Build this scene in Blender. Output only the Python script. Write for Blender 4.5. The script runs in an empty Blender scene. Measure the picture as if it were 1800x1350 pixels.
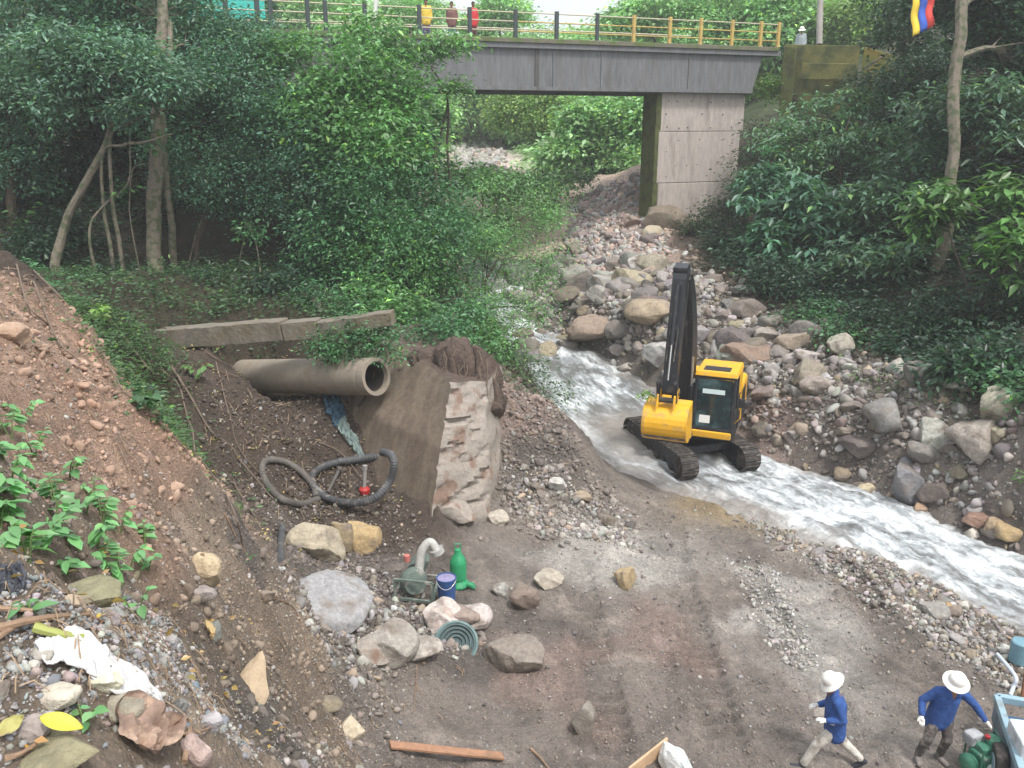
import bpy, math, random
import numpy as np
from mathutils import Matrix, Vector
random.seed(7); RNG = np.random.default_rng(7)
SC = bpy.context.scene; COL = SC.collection
# ---------------------------------------------------------------- camera, sky, sun, exposure
S = 1.12; CZ = 8.5 * S; FOC = 1500.0; PITCH = math.radians(17)
cam = bpy.data.cameras.new('camera'); camo = bpy.data.objects.new('camera', cam); COL.objects.link(camo)
camo.location = (0, 0, CZ); camo.rotation_euler = (math.radians(90) - PITCH, 0, 0)
cam.sensor_width = 36; cam.lens = 30; cam.clip_end = 900; cam.clip_start = .05
SC.camera = camo
w = bpy.data.worlds.new('World'); SC.world = w; w.use_nodes = True
nt = w.node_tree; sky = nt.nodes.new('ShaderNodeTexSky'); sky.sky_type = 'NISHITA'; sky.sun_disc = False
SUN_EL, SUN_AZ = math.radians(62), math.radians(140)
sky.sun_elevation = SUN_EL; sky.sun_rotation = SUN_AZ; sky.air_density = 1.3; sky.dust_density = 9.0; sky.ozone_density = .6
bg = nt.nodes['Background']; bg.inputs['Strength'].default_value = .15
cn_ = nt.nodes.new('ShaderNodeTexNoise'); cn_.inputs['Scale'].default_value = 2.2; cn_.inputs['Detail'].default_value = 5
cr_ = nt.nodes.new('ShaderNodeValToRGB'); cr_.color_ramp.elements[0].color = (3.2, 3.45, 3.7, 1); cr_.color_ramp.elements[1].color = (5.2, 5.3, 5.35, 1); cr_.color_ramp.elements[0].position = .35; cr_.color_ramp.elements[1].position = .65
cm_ = nt.nodes.new('ShaderNodeMix'); cm_.data_type = 'RGBA'; cm_.inputs[0].default_value = .8
nt.links.new(cn_.outputs['Fac'], cr_.inputs[0]); nt.links.new(sky.outputs[0], cm_.inputs[6]); nt.links.new(cr_.outputs[0], cm_.inputs[7]); nt.links.new(cm_.outputs[2], bg.inputs[0])
sl = bpy.data.lights.new('sun', 'SUN'); so = bpy.data.objects.new('sun', sl); COL.objects.link(so)
sl.energy = 1.4; sl.angle = math.radians(10); sl.color = (1, .975, .94)
sd = Vector((math.sin(SUN_AZ) * math.cos(SUN_EL), math.cos(SUN_AZ) * math.cos(SUN_EL), math.sin(SUN_EL)))
so.rotation_euler = sd.to_track_quat('Z', 'Y').to_euler(); so.location = (0, 0, 60)
SC.view_settings.view_transform = 'Standard'; SC.view_settings.look = 'None'
HAZE = .001
SC.view_settings.exposure = 1.08; SC.view_settings.gamma = 1
SC.cycles.max_bounces = 6; SC.cycles.diffuse_bounces = 3; SC.cycles.transmission_bounces = 4; SC.cycles.volume_bounces = 1
SC.cycles.use_denoising = True
# ---------------------------------------------------------------- pixel + distance -> world point
CP, SP = math.cos(PITCH), math.sin(PITCH)
def ray(u, v):
    a = (675 - v) / FOC
    return np.array([(u - 900) / FOC, CP + SP * a, -SP + CP * a])
def W(u, v, t):
    p = ray(u, v) * t * S; p[2] += CZ; return p
def Wz(u, v, z):
    d = ray(u, v); t = (z - CZ) / d[2]; return np.array([d[0] * t, d[1] * t, z])
def px(n, t): return n * t * S / FOC
# ---------------------------------------------------------------- noise
def _h(ix, iy, s):
    n = (ix.astype(np.int64) * 374761393 + iy.astype(np.int64) * 668265263 + s * 974634777) & 0x7fffffff
    n = ((n ^ (n >> 13)) * 1274126177) & 0x7fffffff
    return ((n ^ (n >> 16)) & 0xffff) / 65535.0
def vn(x, y, s=0):
    x = np.asarray(x, float); y = np.asarray(y, float)
    ix = np.floor(x); iy = np.floor(y); fx = x - ix; fy = y - iy
    fx = fx * fx * (3 - 2 * fx); fy = fy * fy * (3 - 2 * fy)
    a = _h(ix, iy, s); b = _h(ix + 1, iy, s); c = _h(ix, iy + 1, s); d = _h(ix + 1, iy + 1, s)
    return (a + (b - a) * fx) * (1 - fy) + (c + (d - c) * fx) * fy
def fbm(x, y, o=4, s=0, g=.5):
    r = 0; a = 1; n = 0
    for i in range(o):
        r = r + a * (vn(x, y, s + i) - .5); n += a; a *= g; x = x * 2.03 + 7.1; y = y * 2.03 + 3.7
    return r / n * 2
def N(v):
    v = np.asarray(v, float); n = np.linalg.norm(v); return v / n if n > 1e-9 else v
def sstep(a, b, x):
    t = np.clip((x - a) / (b - a), 0, 1); return t * t * (3 - 2 * t)
# ---------------------------------------------------------------- terrain control points
TP = [W(*q) for q in [
 (60,1350,2.2),(300,1340,3),(430,1300,4.4),(550,1320,8.2),(680,1330,11),(250,1050,5),(340,1000,6.6),(100,900,4.3),(0,1000,3),
 (0,800,5),(0,560,9),(100,700,8),(200,850,7.3),(300,930,7.8),(180,600,13),(340,830,11),(415,925,10.3),(0,460,14.5),(90,520,13.6),(260,720,12),
 (380,1060,8.2),(460,1100,10),(400,960,9.2),(450,1200,8.3),(500,1060,12.3),(570,1050,14),(600,1200,11.6),(500,1250,9.2),(560,1150,11.6),
 (250,650,17.3),(200,560,18.5),(300,800,15.8),(430,900,15.2),(120,500,20),(350,700,17.6),
 (500,850,18.2),(560,900,17.3),(650,850,18.3),(560,760,19.0),(480,700,19.2),(330,620,19.2),(430,620,20.3),(560,610,20.6),(680,610,20.4),
 (275,475,29),(500,480,27),(50,450,27),(600,400,38),(100,300,40),(-200,300,36),(-300,450,24),(-300,560,14),(700,520,27),(860,560,26.5),(800,600,21.5),
 (870,690,20),(820,640,20),(950,700,20.6),(930,760,19.2),(990,730,20.6),(700,900,17.3),(640,960,16.6),(760,1000,15.9),
 (1200,520,30),(1050,560,31),(1100,600,28.5),(1180,640,26),(1250,600,27.5),(1000,480,37),(1130,470,35),(1000,350,46),(1140,290,44),(1100,400,40),
 (1060,345,44.5),(1230,378,40.5),(1180,440,37),(900,480,40),(900,560,32),(850,400,45),(840,300,62),(950,330,60),(760,330,60),(1020,310,64),
 (1400,480,30),(1600,500,27),(1750,600,23.2),(1300,460,33),(1500,350,38),(1700,350,30),(1700,150,33),(1480,165,45),(1900,300,26),(1900,500,22),
 (1400,330,40),(840,270,75),(1000,250,85),(700,250,80)]]
TP += [Wz(*q) for q in [
 (1410,1335,0),(900,1340,0),(1790,1330,0),(1100,1200,0),(1400,1100,0),(1650,1150,.05),(1200,1000,.05),(900,1150,.1),(1000,1000,.25),(850,1080,.25),
 (700,1150,.7),(1180,880,.1),(1100,850,.25),(1000,780,.55),(900,900,.6),(930,830,1.0),(880,820,1.3),(830,930,.6),(780,1200,.3),(700,1250,.5),
 (1370,785,.2),(1500,835,.2),(1650,905,.15),(1780,955,.15),(1400,700,1.5),(1550,755,1.4),(1700,800,1.8),(1790,850,1.7),
 (1320,600,2.1),(1500,640,2.5),(1650,680,2.6),(1800,720,2.8),(1700,870,.7),(1300,690,1.1),(1900,900,1.8),(1900,700,3.6),(1900,1300,.1),(1900,1120,0)]]
TP += [np.array(q, float) for q in [
 (0,0,6.6),(0,3,4.6),(0,6,1.6),(2,3,3.5),(4,5,.3),(-1.5,0,7.3),(-4,0,7.9),(-9,3,9),(-14,8,10),(8,4,0),(12,4,.4),(2,-3,6.5),(9,-3,4),(-2.2,1.2,7.35),
 (-40,20,15),(-40,60,20),(-16,46,12),(-10,42,10.5),(-30,90,22),(0,115,11),(30,110,20),(30,60,17),(22,50,13),(19,46,12.6),(40,30,20),(30,15,12),(20,6,5),
 (18,25,8.5),(22,30,11),(45,80,26),(-60,140,30),(60,140,34),(0,150,12),(20,12,3.5)]]
TP = np.array(TP)
def _k(d): return np.sqrt(d * d + .12)
def _fit():
    n = len(TP); P = TP[:, :2]
    D = np.linalg.norm(P[:, None] - P[None], axis=2)
    A = np.zeros((n + 3, n + 3)); A[:n, :n] = _k(D) + np.eye(n) * -.05
    A[:n, n] = 1; A[:n, n + 1:] = P; A[n, :n] = 1; A[n + 1:, :n] = P.T
    return np.linalg.solve(A, np.concatenate([TP[:, 2], [0, 0, 0]]))
WT = _fit()
# river: (x, y, water z, half width)
RV = [(1990,1115,-.28,1.7),(1750,1012,-.24,1.5),(1600,945,-.2,1.4),(1450,880,-.14,1.5),(1330,838,-.08,1.6),(1195,785,.02,2.5),(1090,722,.25,2.6),(1010,660,.5,2.2),(950,608,.75,1.9),(900,580,1.0,1.5),(880,540,1.45,1.2),(880,500,2.0,1.2),(880,455,3.0,1.2)]
RC = np.array([list(Wz(u, v, z)) + [h] for u, v, z, h in RV])
def catmull(P, n):
    P = np.array(P, float); Q = np.vstack([2 * P[0] - P[1], P, 2 * P[-1] - P[-2]]); out = []
    for i in range(len(P) - 1):
        a, b, c, d = Q[i:i + 4]
        for k in range(n):
            t = k / n
            out.append(.5 * ((2 * b) + (c - a) * t + (2 * a - 5 * b + 4 * c - d) * t * t + (3 * b - a - 3 * c + d) * t ** 3))
    out.append(P[-1]); return np.array(out)
RS = catmull(RC, 10)
def river(x, y):
    best = np.full(x.shape, 1e9); wz = np.zeros(x.shape); hw = np.ones(x.shape)
    for a, b in zip(RS[:-1], RS[1:]):
        d = b[:2] - a[:2]; L = d @ d
        t = np.clip(((x - a[0]) * d[0] + (y - a[1]) * d[1]) / L, 0, 1)
        r = np.hypot(x - a[0] - t * d[0], y - a[1] - t * d[1]); m = r < best
        best = np.where(m, r, best); wz = np.where(m, a[2] + t * (b[2] - a[2]), wz); hw = np.where(m, a[3] + t * (b[3] - a[3]), hw)
    return best, wz, hw
TRK = [[Wz(u, v, 0)[:2] for u, v in L] for L in ([(1175,905),(1190,1010),(1230,1150),(1290,1350)], [(1290,935),(1335,1050),(1420,1190),(1540,1350)], [(1480,990),(1560,1110),(1680,1250)],[(1010,1010),(1040,1120),(1090,1350)])]
def seg(x, y, L):
    best = np.full(x.shape, 1e9); s = np.zeros(x.shape); acc = 0; sg = np.zeros(x.shape)
    for a, b in zip(L[:-1], L[1:]):
        d = b - a; LL = math.hypot(*d); t = np.clip(((x - a[0]) * d[0] + (y - a[1]) * d[1]) / LL ** 2, 0, 1)
        r = np.hypot(x - a[0] - t * d[0], y - a[1] - t * d[1]); m = r < best
        best = np.where(m, r, best); s = np.where(m, acc + t * LL, s); acc += LL
    return best, s
def H(x, y):
    x = np.atleast_1d(np.asarray(x, float)); y = np.atleast_1d(np.asarray(y, float)); shp = x.shape; x = x.ravel(); y = y.ravel()
    wx = x + .35 * fbm(x * .7, y * .7, 3, 50); wy = y + .35 * fbm(x * .7, y * .7, 3, 60)
    z = np.zeros(len(x)); n = len(TP)
    for i in range(0, len(x), 60000):
        q = slice(i, i + 60000)
        d = np.hypot(wx[q, None] - TP[None, :, 0], wy[q, None] - TP[None, :, 1])
        z[q] = _k(d) @ WT[:n] + WT[n] + WT[n + 1] * wx[q] + WT[n + 2] * wy[q]
    dist = np.hypot(x, y)
    floor = sstep(.9, .3, z) * sstep(7, 9, y) * sstep(27, 24, y)
    rough = (1 - .78 * floor)
    z = z + rough * (.34 * fbm(x * .55, y * .55, 3, 1) + .2 * fbm(x * 1.9, y * 1.9, 4, 5) * sstep(1, 6, dist)) + .05 * fbm(x * 5, y * 5, 4, 9) + .035 * fbm(x * 1.3, y * 1.3, 2, 15)
    z = z + rough * sstep(1, 5, dist) * sstep(60, 30, y) * .11 * (.5 - np.abs(fbm(x * 3.3 + 4, y * 3.3, 4, 41)) * 2)
    # rills running down the cut banks
    near = y < 30
    z = z + np.where(near, .12 * (1 - floor) * (np.abs(fbm(x * 1.6 + y * .5, y * .45, 4, 21)) - .25), 0)
    for L in TRK:
        r, s = seg(x, y, [np.array(a) for a in L]); m = sstep(.36, .26, r) * floor * sstep(-.35, .25, vn(x * .9, y * .9, 33) - .35)
        z = z - .12 * m * (1 - sstep(0, .3, r) * .2) + .06 * m * np.sin(s * 2 * math.pi / .3)
        z = z + .09 * floor * np.exp(-((r - .46) / .1) ** 2) * (vn(x * 3, y * 3, 35))
    r, s = seg(x, y, [PIPE_A[:2], PIPE_B[:2] + N(PIPE_B[:2] - PIPE_A[:2]) * .6]); pz = np.interp(s, [0, .7, 4.6], [PIPE_A[2] + .1, PIPE_A[2] - .55, PIPE_B[2] - .75])
    k = sstep(1.5, .55, r) * sstep(-.2, .6, s); z = z * (1 - k) + np.minimum(z, pz) * k
    b, wz, hw = river(x, y)
    k = sstep(hw + 1.1, hw - .35, b + .55 * fbm(x * .9, y * .9, 3, 70))
    z = z * (1 - k) + (wz - .22 + .1 * fbm(x * 2, y * 2, 3, 75)) * k
    return z.reshape(shp)
PIPE_B = W(662, 662, 18.3); PIPE_A = W(418, 661, 21.4)
def hz(x, y): return float(H(x, y)[0])
_T = np.concatenate([np.arange(1.5, 40, .05), np.arange(40, 120, .25)])
def hit(u, v):
    d = ray(u, v); P = d[None] * _T[:, None]; P[:, 2] += CZ
    below = P[:, 2] < H(P[:, 0], P[:, 1]); i = int(np.argmax(below))
    if not below.any(): return P[-1]
    a, b = P[i - 1], P[i]
    for _ in range(8):
        m = (a + b) / 2
        if m[2] < hz(m[0], m[1]): b = m
        else: a = m
    return (a + b) / 2
def slope_n(x, y, e=.15):
    zx = (H(x + e, y) - H(x - e, y)) / (2 * e); zy = (H(x, y + e) - H(x, y - e)) / (2 * e)
    n = np.stack([-zx, -zy, np.ones_like(zx)], -1); return n / np.linalg.norm(n, axis=-1, keepdims=True)
# ---------------------------------------------------------------- mesh building
def fast_mesh(name, V, F, col=None, smooth=False, uv=None):
    """V (n,3), F (m,k) array of equal-size faces or list of such arrays"""
    me = bpy.data.meshes.new(name); V = np.asarray(V, np.float32)
    Fs = F if isinstance(F, list) else [F]
    Fs = [np.asarray(f, np.int32) for f in Fs if len(f)]
    nl = sum(f.size for f in Fs); nf = sum(len(f) for f in Fs)
    me.vertices.add(len(V)); me.vertices.foreach_set('co', V.ravel())
    me.loops.add(nl); me.loops.foreach_set('vertex_index', np.concatenate([f.ravel() for f in Fs]))
    tot = np.concatenate([np.full(len(f), f.shape[1], np.int32) for f in Fs])
    me.polygons.add(nf); me.polygons.foreach_set('loop_start', np.concatenate([[0], np.cumsum(tot)[:-1]]).astype(np.int32))
    me.update(calc_edges=True)
    if smooth: me.polygons.foreach_set('use_smooth', np.ones(nf, bool))
    if col is not None:
        a = me.color_attributes.new('col', 'FLOAT_COLOR', 'POINT')
        a.data.foreach_set('color', np.concatenate([np.asarray(col, np.float32), np.ones((len(V), 1), np.float32)], 1).ravel())
    if uv is not None:
        l = me.uv_layers.new(name='flow'); vi = np.concatenate([f.ravel() for f in Fs]); l.data.foreach_set('uv', np.asarray(uv, np.float32)[vi].ravel())
    me.update(); return me
def root_loc(o):
    p = Vector((0, 0, 0))
    while o is not None: p += o.location; o = o.parent
    return p
def link(name, me, mats, parent=None, loc=None):
    """mesh data are in world coordinates; origin moved to loc / parent"""
    off = root_loc(parent) if parent is not None else Vector((0, 0, 0))
    L = Vector(loc) if loc is not None else Vector((0, 0, 0))
    if parent is not None: L = Vector((0, 0, 0))
    t = off + L
    if t.length > 0: me.transform(Matrix.Translation(-t))
    o = bpy.data.objects.new(name, me); COL.objects.link(o); o.location = L
    for m in (mats if isinstance(mats, (list, tuple)) else [mats]): me.materials.append(m)
    if parent is not None: o.parent = parent
    return o
def tag(o, label=None, cat=None, group=None, kind=None):
    for k, v in (('label', label), ('category', cat), ('group', group), ('kind', kind)):
        if v: o[k] = v
    return o
def empty(name, loc, label=None, cat=None, group=None):
    o = bpy.data.objects.new(name, None); COL.objects.link(o); o.location = Vector([float(c) for c in loc]); o.empty_display_size = .2
    return tag(o, label, cat, group)
def N(v):
    v = np.asarray(v, float); n = np.linalg.norm(v); return v / n if n > 1e-9 else v
def frame_of(d):
    d = N(d); u = np.array([0, 0, 1.]) if abs(d[2]) < .92 else np.array([1., 0, 0])
    a = N(np.cross(u, d)); return a, np.cross(d, a), d
class MB:
    def __init__(s, M=None): s.V = []; s.F = []; s.M = M; s.mi = []; s.cur = 0
    def add(s, V, F):
        n = len(s.V)
        for p in V:
            p = Vector([float(c) for c in p])
            if s.M is not None: p = s.M @ p
            s.V.append(p[:])
        for f in F: s.F.append([n + i for i in f]); s.mi.append(s.cur)
        return s
    def box(s, c, d, R=None, taper=1.0):
        V = []
        for z in (-.5, .5):
            k = taper if z > 0 else 1
            for x, y in ((-.5, -.5), (.5, -.5), (.5, .5), (-.5, .5)): V.append(Vector((x * d[0] * k, y * d[1] * k, z * d[2])))
        if R is not None: V = [R @ p for p in V]
        V = [p + Vector([float(q) for q in c]) for p in V]
        return s.add(V, [(3, 2, 1, 0), (4, 5, 6, 7), (0, 1, 5, 4), (1, 2, 6, 5), (2, 3, 7, 6), (3, 0, 4, 7)])
    def bar(s, a, b, wd, ht, up=(0, 0, 1)):
        a = np.array(a, float); b = np.array(b, float); d = N(b - a); u = np.array(up, float)
        if abs(d @ u) > .95: u = np.array([1., 0, 0])
        x = N(np.cross(d, u)); z = np.cross(x, d); V = []
        for p in (a, b):
            for i, j in ((-.5, -.5), (.5, -.5), (.5, .5), (-.5, .5)): V.append(p + x * wd * i + z * ht * j)
        return s.add(V, [(3, 2, 1, 0), (4, 5, 6, 7), (0, 1, 5, 4), (1, 2, 6, 5), (2, 3, 7, 6), (3, 0, 4, 7)])
    def tube(s, P, R, n=10, cap=True, wob=0):
        P = [np.array(p, float) for p in P]; R = [R] * len(P) if np.isscalar(R) else R; V = []; m = len(P)
        a = None
        for i, p in enumerate(P):
            d = N(P[min(i + 1, m - 1)] - P[max(i - 1, 0)])
            if a is None: a, b, _ = frame_of(d)
            else: a = N(a - d * (a @ d)); b = np.cross(d, a)
            for k in range(n):
                t = 2 * math.pi * k / n; r = R[i] * (1 + wob * (random.random() - .5))
                V.append(p + r * (math.cos(t) * a + math.sin(t) * b))
        F = [(i * n + k, i * n + (k + 1) % n, (i + 1) * n + (k + 1) % n, (i + 1) * n + k) for i in range(m - 1) for k in range(n)]
        if cap: F += [tuple(range(n - 1, -1, -1)), tuple((m - 1) * n + k for k in range(n))]
        return s.add(V, F)
    def lathe(s, c, prof, n=20, axis=(0, 0, 1), close=False):
        """prof: (r, h) pairs"""
        a, b, d = frame_of(axis); c = np.array(c, float); V = []
        for r, h in prof:
            for k in range(n):
                t = 2 * math.pi * k / n; V.append(c + d * h + r * (math.cos(t) * a + math.sin(t) * b))
        m = len(prof); F = [(i * n + k, i * n + (k + 1) % n, (i + 1) * n + (k + 1) % n, (i + 1) * n + k) for i in range(m - 1) for k in range(n)]
        if close: F += [((m - 1) * n + k, (m - 1) * n + (k + 1) % n, (k + 1) % n, k) for k in range(n)]
        else: F += [tuple(range(n - 1, -1, -1)), tuple((m - 1) * n + k for k in range(n))]
        return s.add(V, F)
    def prism(s, poly, o, ax, ay, az, th):
        """extrude polygon (in ax,ay) by +-th/2 along az"""
        o, ax, ay, az = [np.array(q, float) for q in (o, ax, ay, az)]; n = len(poly)
        V = [o + ax * p[0] + ay * p[1] - az * th / 2 for p in poly] + [o + ax * p[0] + ay * p[1] + az * th / 2 for p in poly]
        return s.add(V, [tuple(range(n - 1, -1, -1)), tuple(range(n, 2 * n))] + [(i, (i + 1) % n, n + (i + 1) % n, n + i) for i in range(n)])
    def build(s, name, mats, parent=None, smooth=False, bevel=0, loc=None, col=None):
        me = bpy.data.meshes.new(name); me.from_pydata(s.V, [], s.F)
        me.polygons.foreach_set('material_index', s.mi)
        me.update()
        o = link(name, me, mats, parent, loc)
        import bmesh
        bm = bmesh.new(); bm.from_mesh(me); bmesh.ops.recalc_face_normals(bm, faces=bm.faces); bm.to_mesh(me); bm.free()
        if smooth:
            me.polygons.foreach_set('use_smooth', [True] * len(me.polygons)); me.update()
            try: me.set_sharp_from_angle(angle=math.radians(38))
            except Exception: pass
        if bevel:
            b = o.modifiers.new('bevel', 'BEVEL'); b.width = bevel; b.segments = 2; b.limit_method = 'ANGLE'; b.angle_limit = math.radians(35)
        return o
def top(mb, name, mats, loc, label, cat, group=None, **k):
    return tag(mb.build(name, mats, None, loc=loc, **k), label, cat, group)
def blob(name, parts, mat, parent, voxel=.015, smooth=6, M=None):
    """one continuous skin over tapered capsules ('c',p0,r0,p1,r1) and ellipsoids ('e',c,(rx,ry,rz),rot euler)"""
    m = MB(M)
    for q in parts:
        if q[0] == 'c':
            _, p0, r0, p1, r1 = q; p0 = np.array(p0, float); p1 = np.array(p1, float); d = p1 - p0; L = np.linalg.norm(d)
            prof = [(r0 * math.sin(t), -r0 * math.cos(t)) for t in np.linspace(.12, math.pi / 2, 6)] + [(r1 * math.cos(t), L + r1 * math.sin(t)) for t in np.linspace(0, math.pi / 2 - .12, 6)]
            m.lathe(p0, prof, 14, d)
        else:
            _, c, r, e = q; R = Matrix.Rotation(e[2], 3, 'Z') @ Matrix.Rotation(e[1], 3, 'Y') @ Matrix.Rotation(e[0], 3, 'X')
            V = []; F = []; nn = 16; mm = 10
            for i in range(1, mm):
                for k in range(nn):
                    a = math.pi * i / mm; t = 2 * math.pi * k / nn
                    V.append(R @ Vector((r[0] * math.sin(a) * math.cos(t), r[1] * math.sin(a) * math.sin(t), r[2] * math.cos(a))) + Vector(c))
            V += [R @ Vector((0, 0, r[2])) + Vector(c), R @ Vector((0, 0, -r[2])) + Vector(c)]
            F = [(i * nn + k, (i + 1) * nn + k, (i + 1) * nn + (k + 1) % nn, i * nn + (k + 1) % nn) for i in range(mm - 2) for k in range(nn)]
            F += [(len(V) - 2, k, (k + 1) % nn) for k in range(nn)] + [((mm - 2) * nn + (k + 1) % nn, (mm - 2) * nn + k, len(V) - 1) for k in range(nn)]
            m.add(V, F)
    o = m.build(name, mat, parent)
    r = o.modifiers.new('r', 'REMESH'); r.mode = 'VOXEL'; r.voxel_size = voxel; r.use_smooth_shade = True
    s = o.modifiers.new('s', 'SMOOTH'); s.iterations = smooth; s.factor = .5
    dg = bpy.context.evaluated_depsgraph_get(); dg.update()
    me = bpy.data.meshes.new_from_object(o.evaluated_get(dg)); o.modifiers.clear(); old = o.data; o.data = me; bpy.data.meshes.remove(old)
    if not me.materials: me.materials.append(mat)
    me.polygons.foreach_set('use_smooth', [True] * len(me.polygons)); me.update()
    return o
# ---------------------------------------------------------------- materials
def mat(name, col, rough=.7, metal=0, nscale=0, namt=.25, bump=0, bscale=None, attr=False, objcol=False, spec=.4, trans=0, col2=None, ramp=(.4, .62), detail=6, stretch=None):
    m = bpy.data.materials.new(name); m.use_nodes = True; t = m.node_tree; n = t.nodes; l = t.links
    b = n['Principled BSDF']; b.inputs['Roughness'].default_value = rough; b.inputs['Metallic'].default_value = metal
    b.inputs['Specular IOR Level'].default_value = spec
    if attr: a = n.new('ShaderNodeAttribute'); a.attribute_name = 'col'; c = a.outputs['Color']
    elif objcol: a = n.new('ShaderNodeObjectInfo'); c = a.outputs['Color']
    else: a = n.new('ShaderNodeRGB'); a.outputs[0].default_value = (*col, 1); c = a.outputs[0]
    tc = n.new('ShaderNodeTexCoord'); co = tc.outputs['Object']
    if objcol or attr:
        g = n.new('ShaderNodeNewGeometry'); co = g.outputs['Position']
    cb = co
    if stretch:
        mp = n.new('ShaderNodeMapping'); mp.inputs['Scale'].default_value = stretch; l.new(co, mp.inputs[0]); co = mp.outputs[0]
    if col2 is not None:
        x = n.new('ShaderNodeTexNoise'); x.inputs['Scale'].default_value = nscale or 3; x.inputs['Detail'].default_value = detail; l.new(co, x.inputs['Vector'])
        r = n.new('ShaderNodeValToRGB'); r.color_ramp.elements[0].position = ramp[0]; r.color_ramp.elements[1].position = ramp[1]; l.new(x.outputs['Fac'], r.inputs[0])
        mx = n.new('ShaderNodeMix'); mx.data_type = 'RGBA'; l.new(r.outputs[0], mx.inputs[0]); l.new(c, mx.inputs[6]); mx.inputs[7].default_value = (*col2, 1); c = mx.outputs[2]
    if nscale:
        for sc, am in ((nscale, namt), (nscale * 5.3, namt * .7)):
            x = n.new('ShaderNodeTexNoise'); x.inputs['Scale'].default_value = sc; x.inputs['Detail'].default_value = detail; x.inputs['Roughness'].default_value = .65; l.new(co, x.inputs['Vector'])
            r = n.new('ShaderNodeMapRange'); r.inputs[1].default_value = .25; r.inputs[2].default_value = .75; r.inputs[3].default_value = 1 - am; r.inputs[4].default_value = 1 + am; l.new(x.outputs['Fac'], r.inputs[0])
            mx = n.new('ShaderNodeVectorMath'); mx.operation = 'SCALE'; l.new(c, mx.inputs[0]); l.new(r.outputs[0], mx.inputs['Scale']); c = mx.outputs[0]
    l.new(c, b.inputs['Base Color'])
    if bump:
        x = n.new('ShaderNodeTexNoise'); x.inputs['Scale'].default_value = bscale or nscale * 3 or 10; x.inputs['Detail'].default_value = 6; x.inputs['Roughness'].default_value = .65; l.new(cb, x.inputs['Vector'])
        bp = n.new('ShaderNodeBump'); bp.inputs['Strength'].default_value = 1; bp.inputs['Distance'].default_value = bump; l.new(x.outputs['Fac'], bp.inputs['Height']); l.new(bp.outputs[0], b.inputs['Normal'])
    if trans:
        tr = n.new('ShaderNodeBsdfTranslucent'); sc = n.new('ShaderNodeVectorMath'); sc.operation = 'MULTIPLY'; l.new(c, sc.inputs[0]); sc.inputs[1].default_value = (1.15, 1.35, .75); l.new(sc.outputs[0], tr.inputs[0])
        ms = n.new('ShaderNodeMixShader'); ms.inputs[0].default_value = trans; l.new(b.outputs[0], ms.inputs[1]); l.new(tr.outputs[0], ms.inputs[2])
        l.new(ms.outputs[0], n['Material Output'].inputs[0])
    return m
M_ROCK = mat('rock', (1, 1, 1), .9, objcol=True, nscale=2.6, namt=.42, bump=.05, bscale=7, col2=(.15,.125,.105), ramp=(.5,.7))
M_ROCKV = mat('rubble', (1, 1, 1), .9, attr=True, nscale=6, namt=.25, bump=.015, bscale=25)
M_LEAF = mat('leaf', (1, 1, 1), .36, attr=True, spec=.5, trans=.28)
M_BARK = mat('pale_bark', (.2, .17, .135), .9, nscale=5, namt=.4, bump=.03, bscale=14, col2=(.07, .085, .045), ramp=(.45, .6))
M_BARKD = mat('dark_bark', (.07, .055, .04), .9, nscale=6, namt=.35, bump=.02, bscale=18)
M_CONC = mat('mossy_concrete', (.33, .29, .26), .9, nscale=1.6, namt=.22, bump=.012, bscale=14, col2=(.1, .095, .07), ramp=(.52, .75))
M_PIER = mat('pier_concrete', (.46, .41, .38), .9, stretch=(1.6,1.6,.35), nscale=1.3, namt=.25, bump=.012, bscale=9, col2=(.2, .17, .15), ramp=(.5, .75))
M_MOSS = mat('moss', (.1, .12, .035), .95, nscale=2.2, namt=.35, bump=.03, bscale=12, col2=(.05, .05, .025), ramp=(.45, .65))
M_GIRD = mat('girder_concrete', (.17, .175, .185), .85, stretch=(1.8,1.8,.3), nscale=.8, namt=.35, bump=.01, bscale=8, col2=(.085, .08, .078), ramp=(.48, .75))
M_YEL = mat('yellow_paint', (.78, .42, .022), .42, nscale=4, namt=.12, spec=.5, col2=(.4, .26, .1), ramp=(.52, .72))
M_DARK = mat('dark_steel', (.018, .02, .026), .45, nscale=5, namt=.25, spec=.5, col2=(.07, .062, .055), ramp=(.58, .75))
M_TRACK = mat('track_steel', (.05, .045, .043), .75, nscale=8, namt=.3, bump=.01, col2=(.13, .11, .095), ramp=(.5, .7))
M_GLASS = mat('dark_glass', (.012, .028, .032), .08, spec=.8)
M_WHITE = mat('white_paint', (.78, .78, .76), .5, nscale=6, namt=.06)
M_CHROME = mat('chrome_rod', (.6, .6, .6), .2, metal=.9)
M_RAIL = mat('rail_yellow', (.55, .4, .12), .6, nscale=6, namt=.25, col2=(.3, .2, .1), ramp=(.5, .7))
M_RAILD = mat('rail_dark', (.05, .065, .07), .6, nscale=6, namt=.25)
M_RAILW = mat('rail_pale', (.5, .46, .33), .6, nscale=6, namt=.2)
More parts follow.
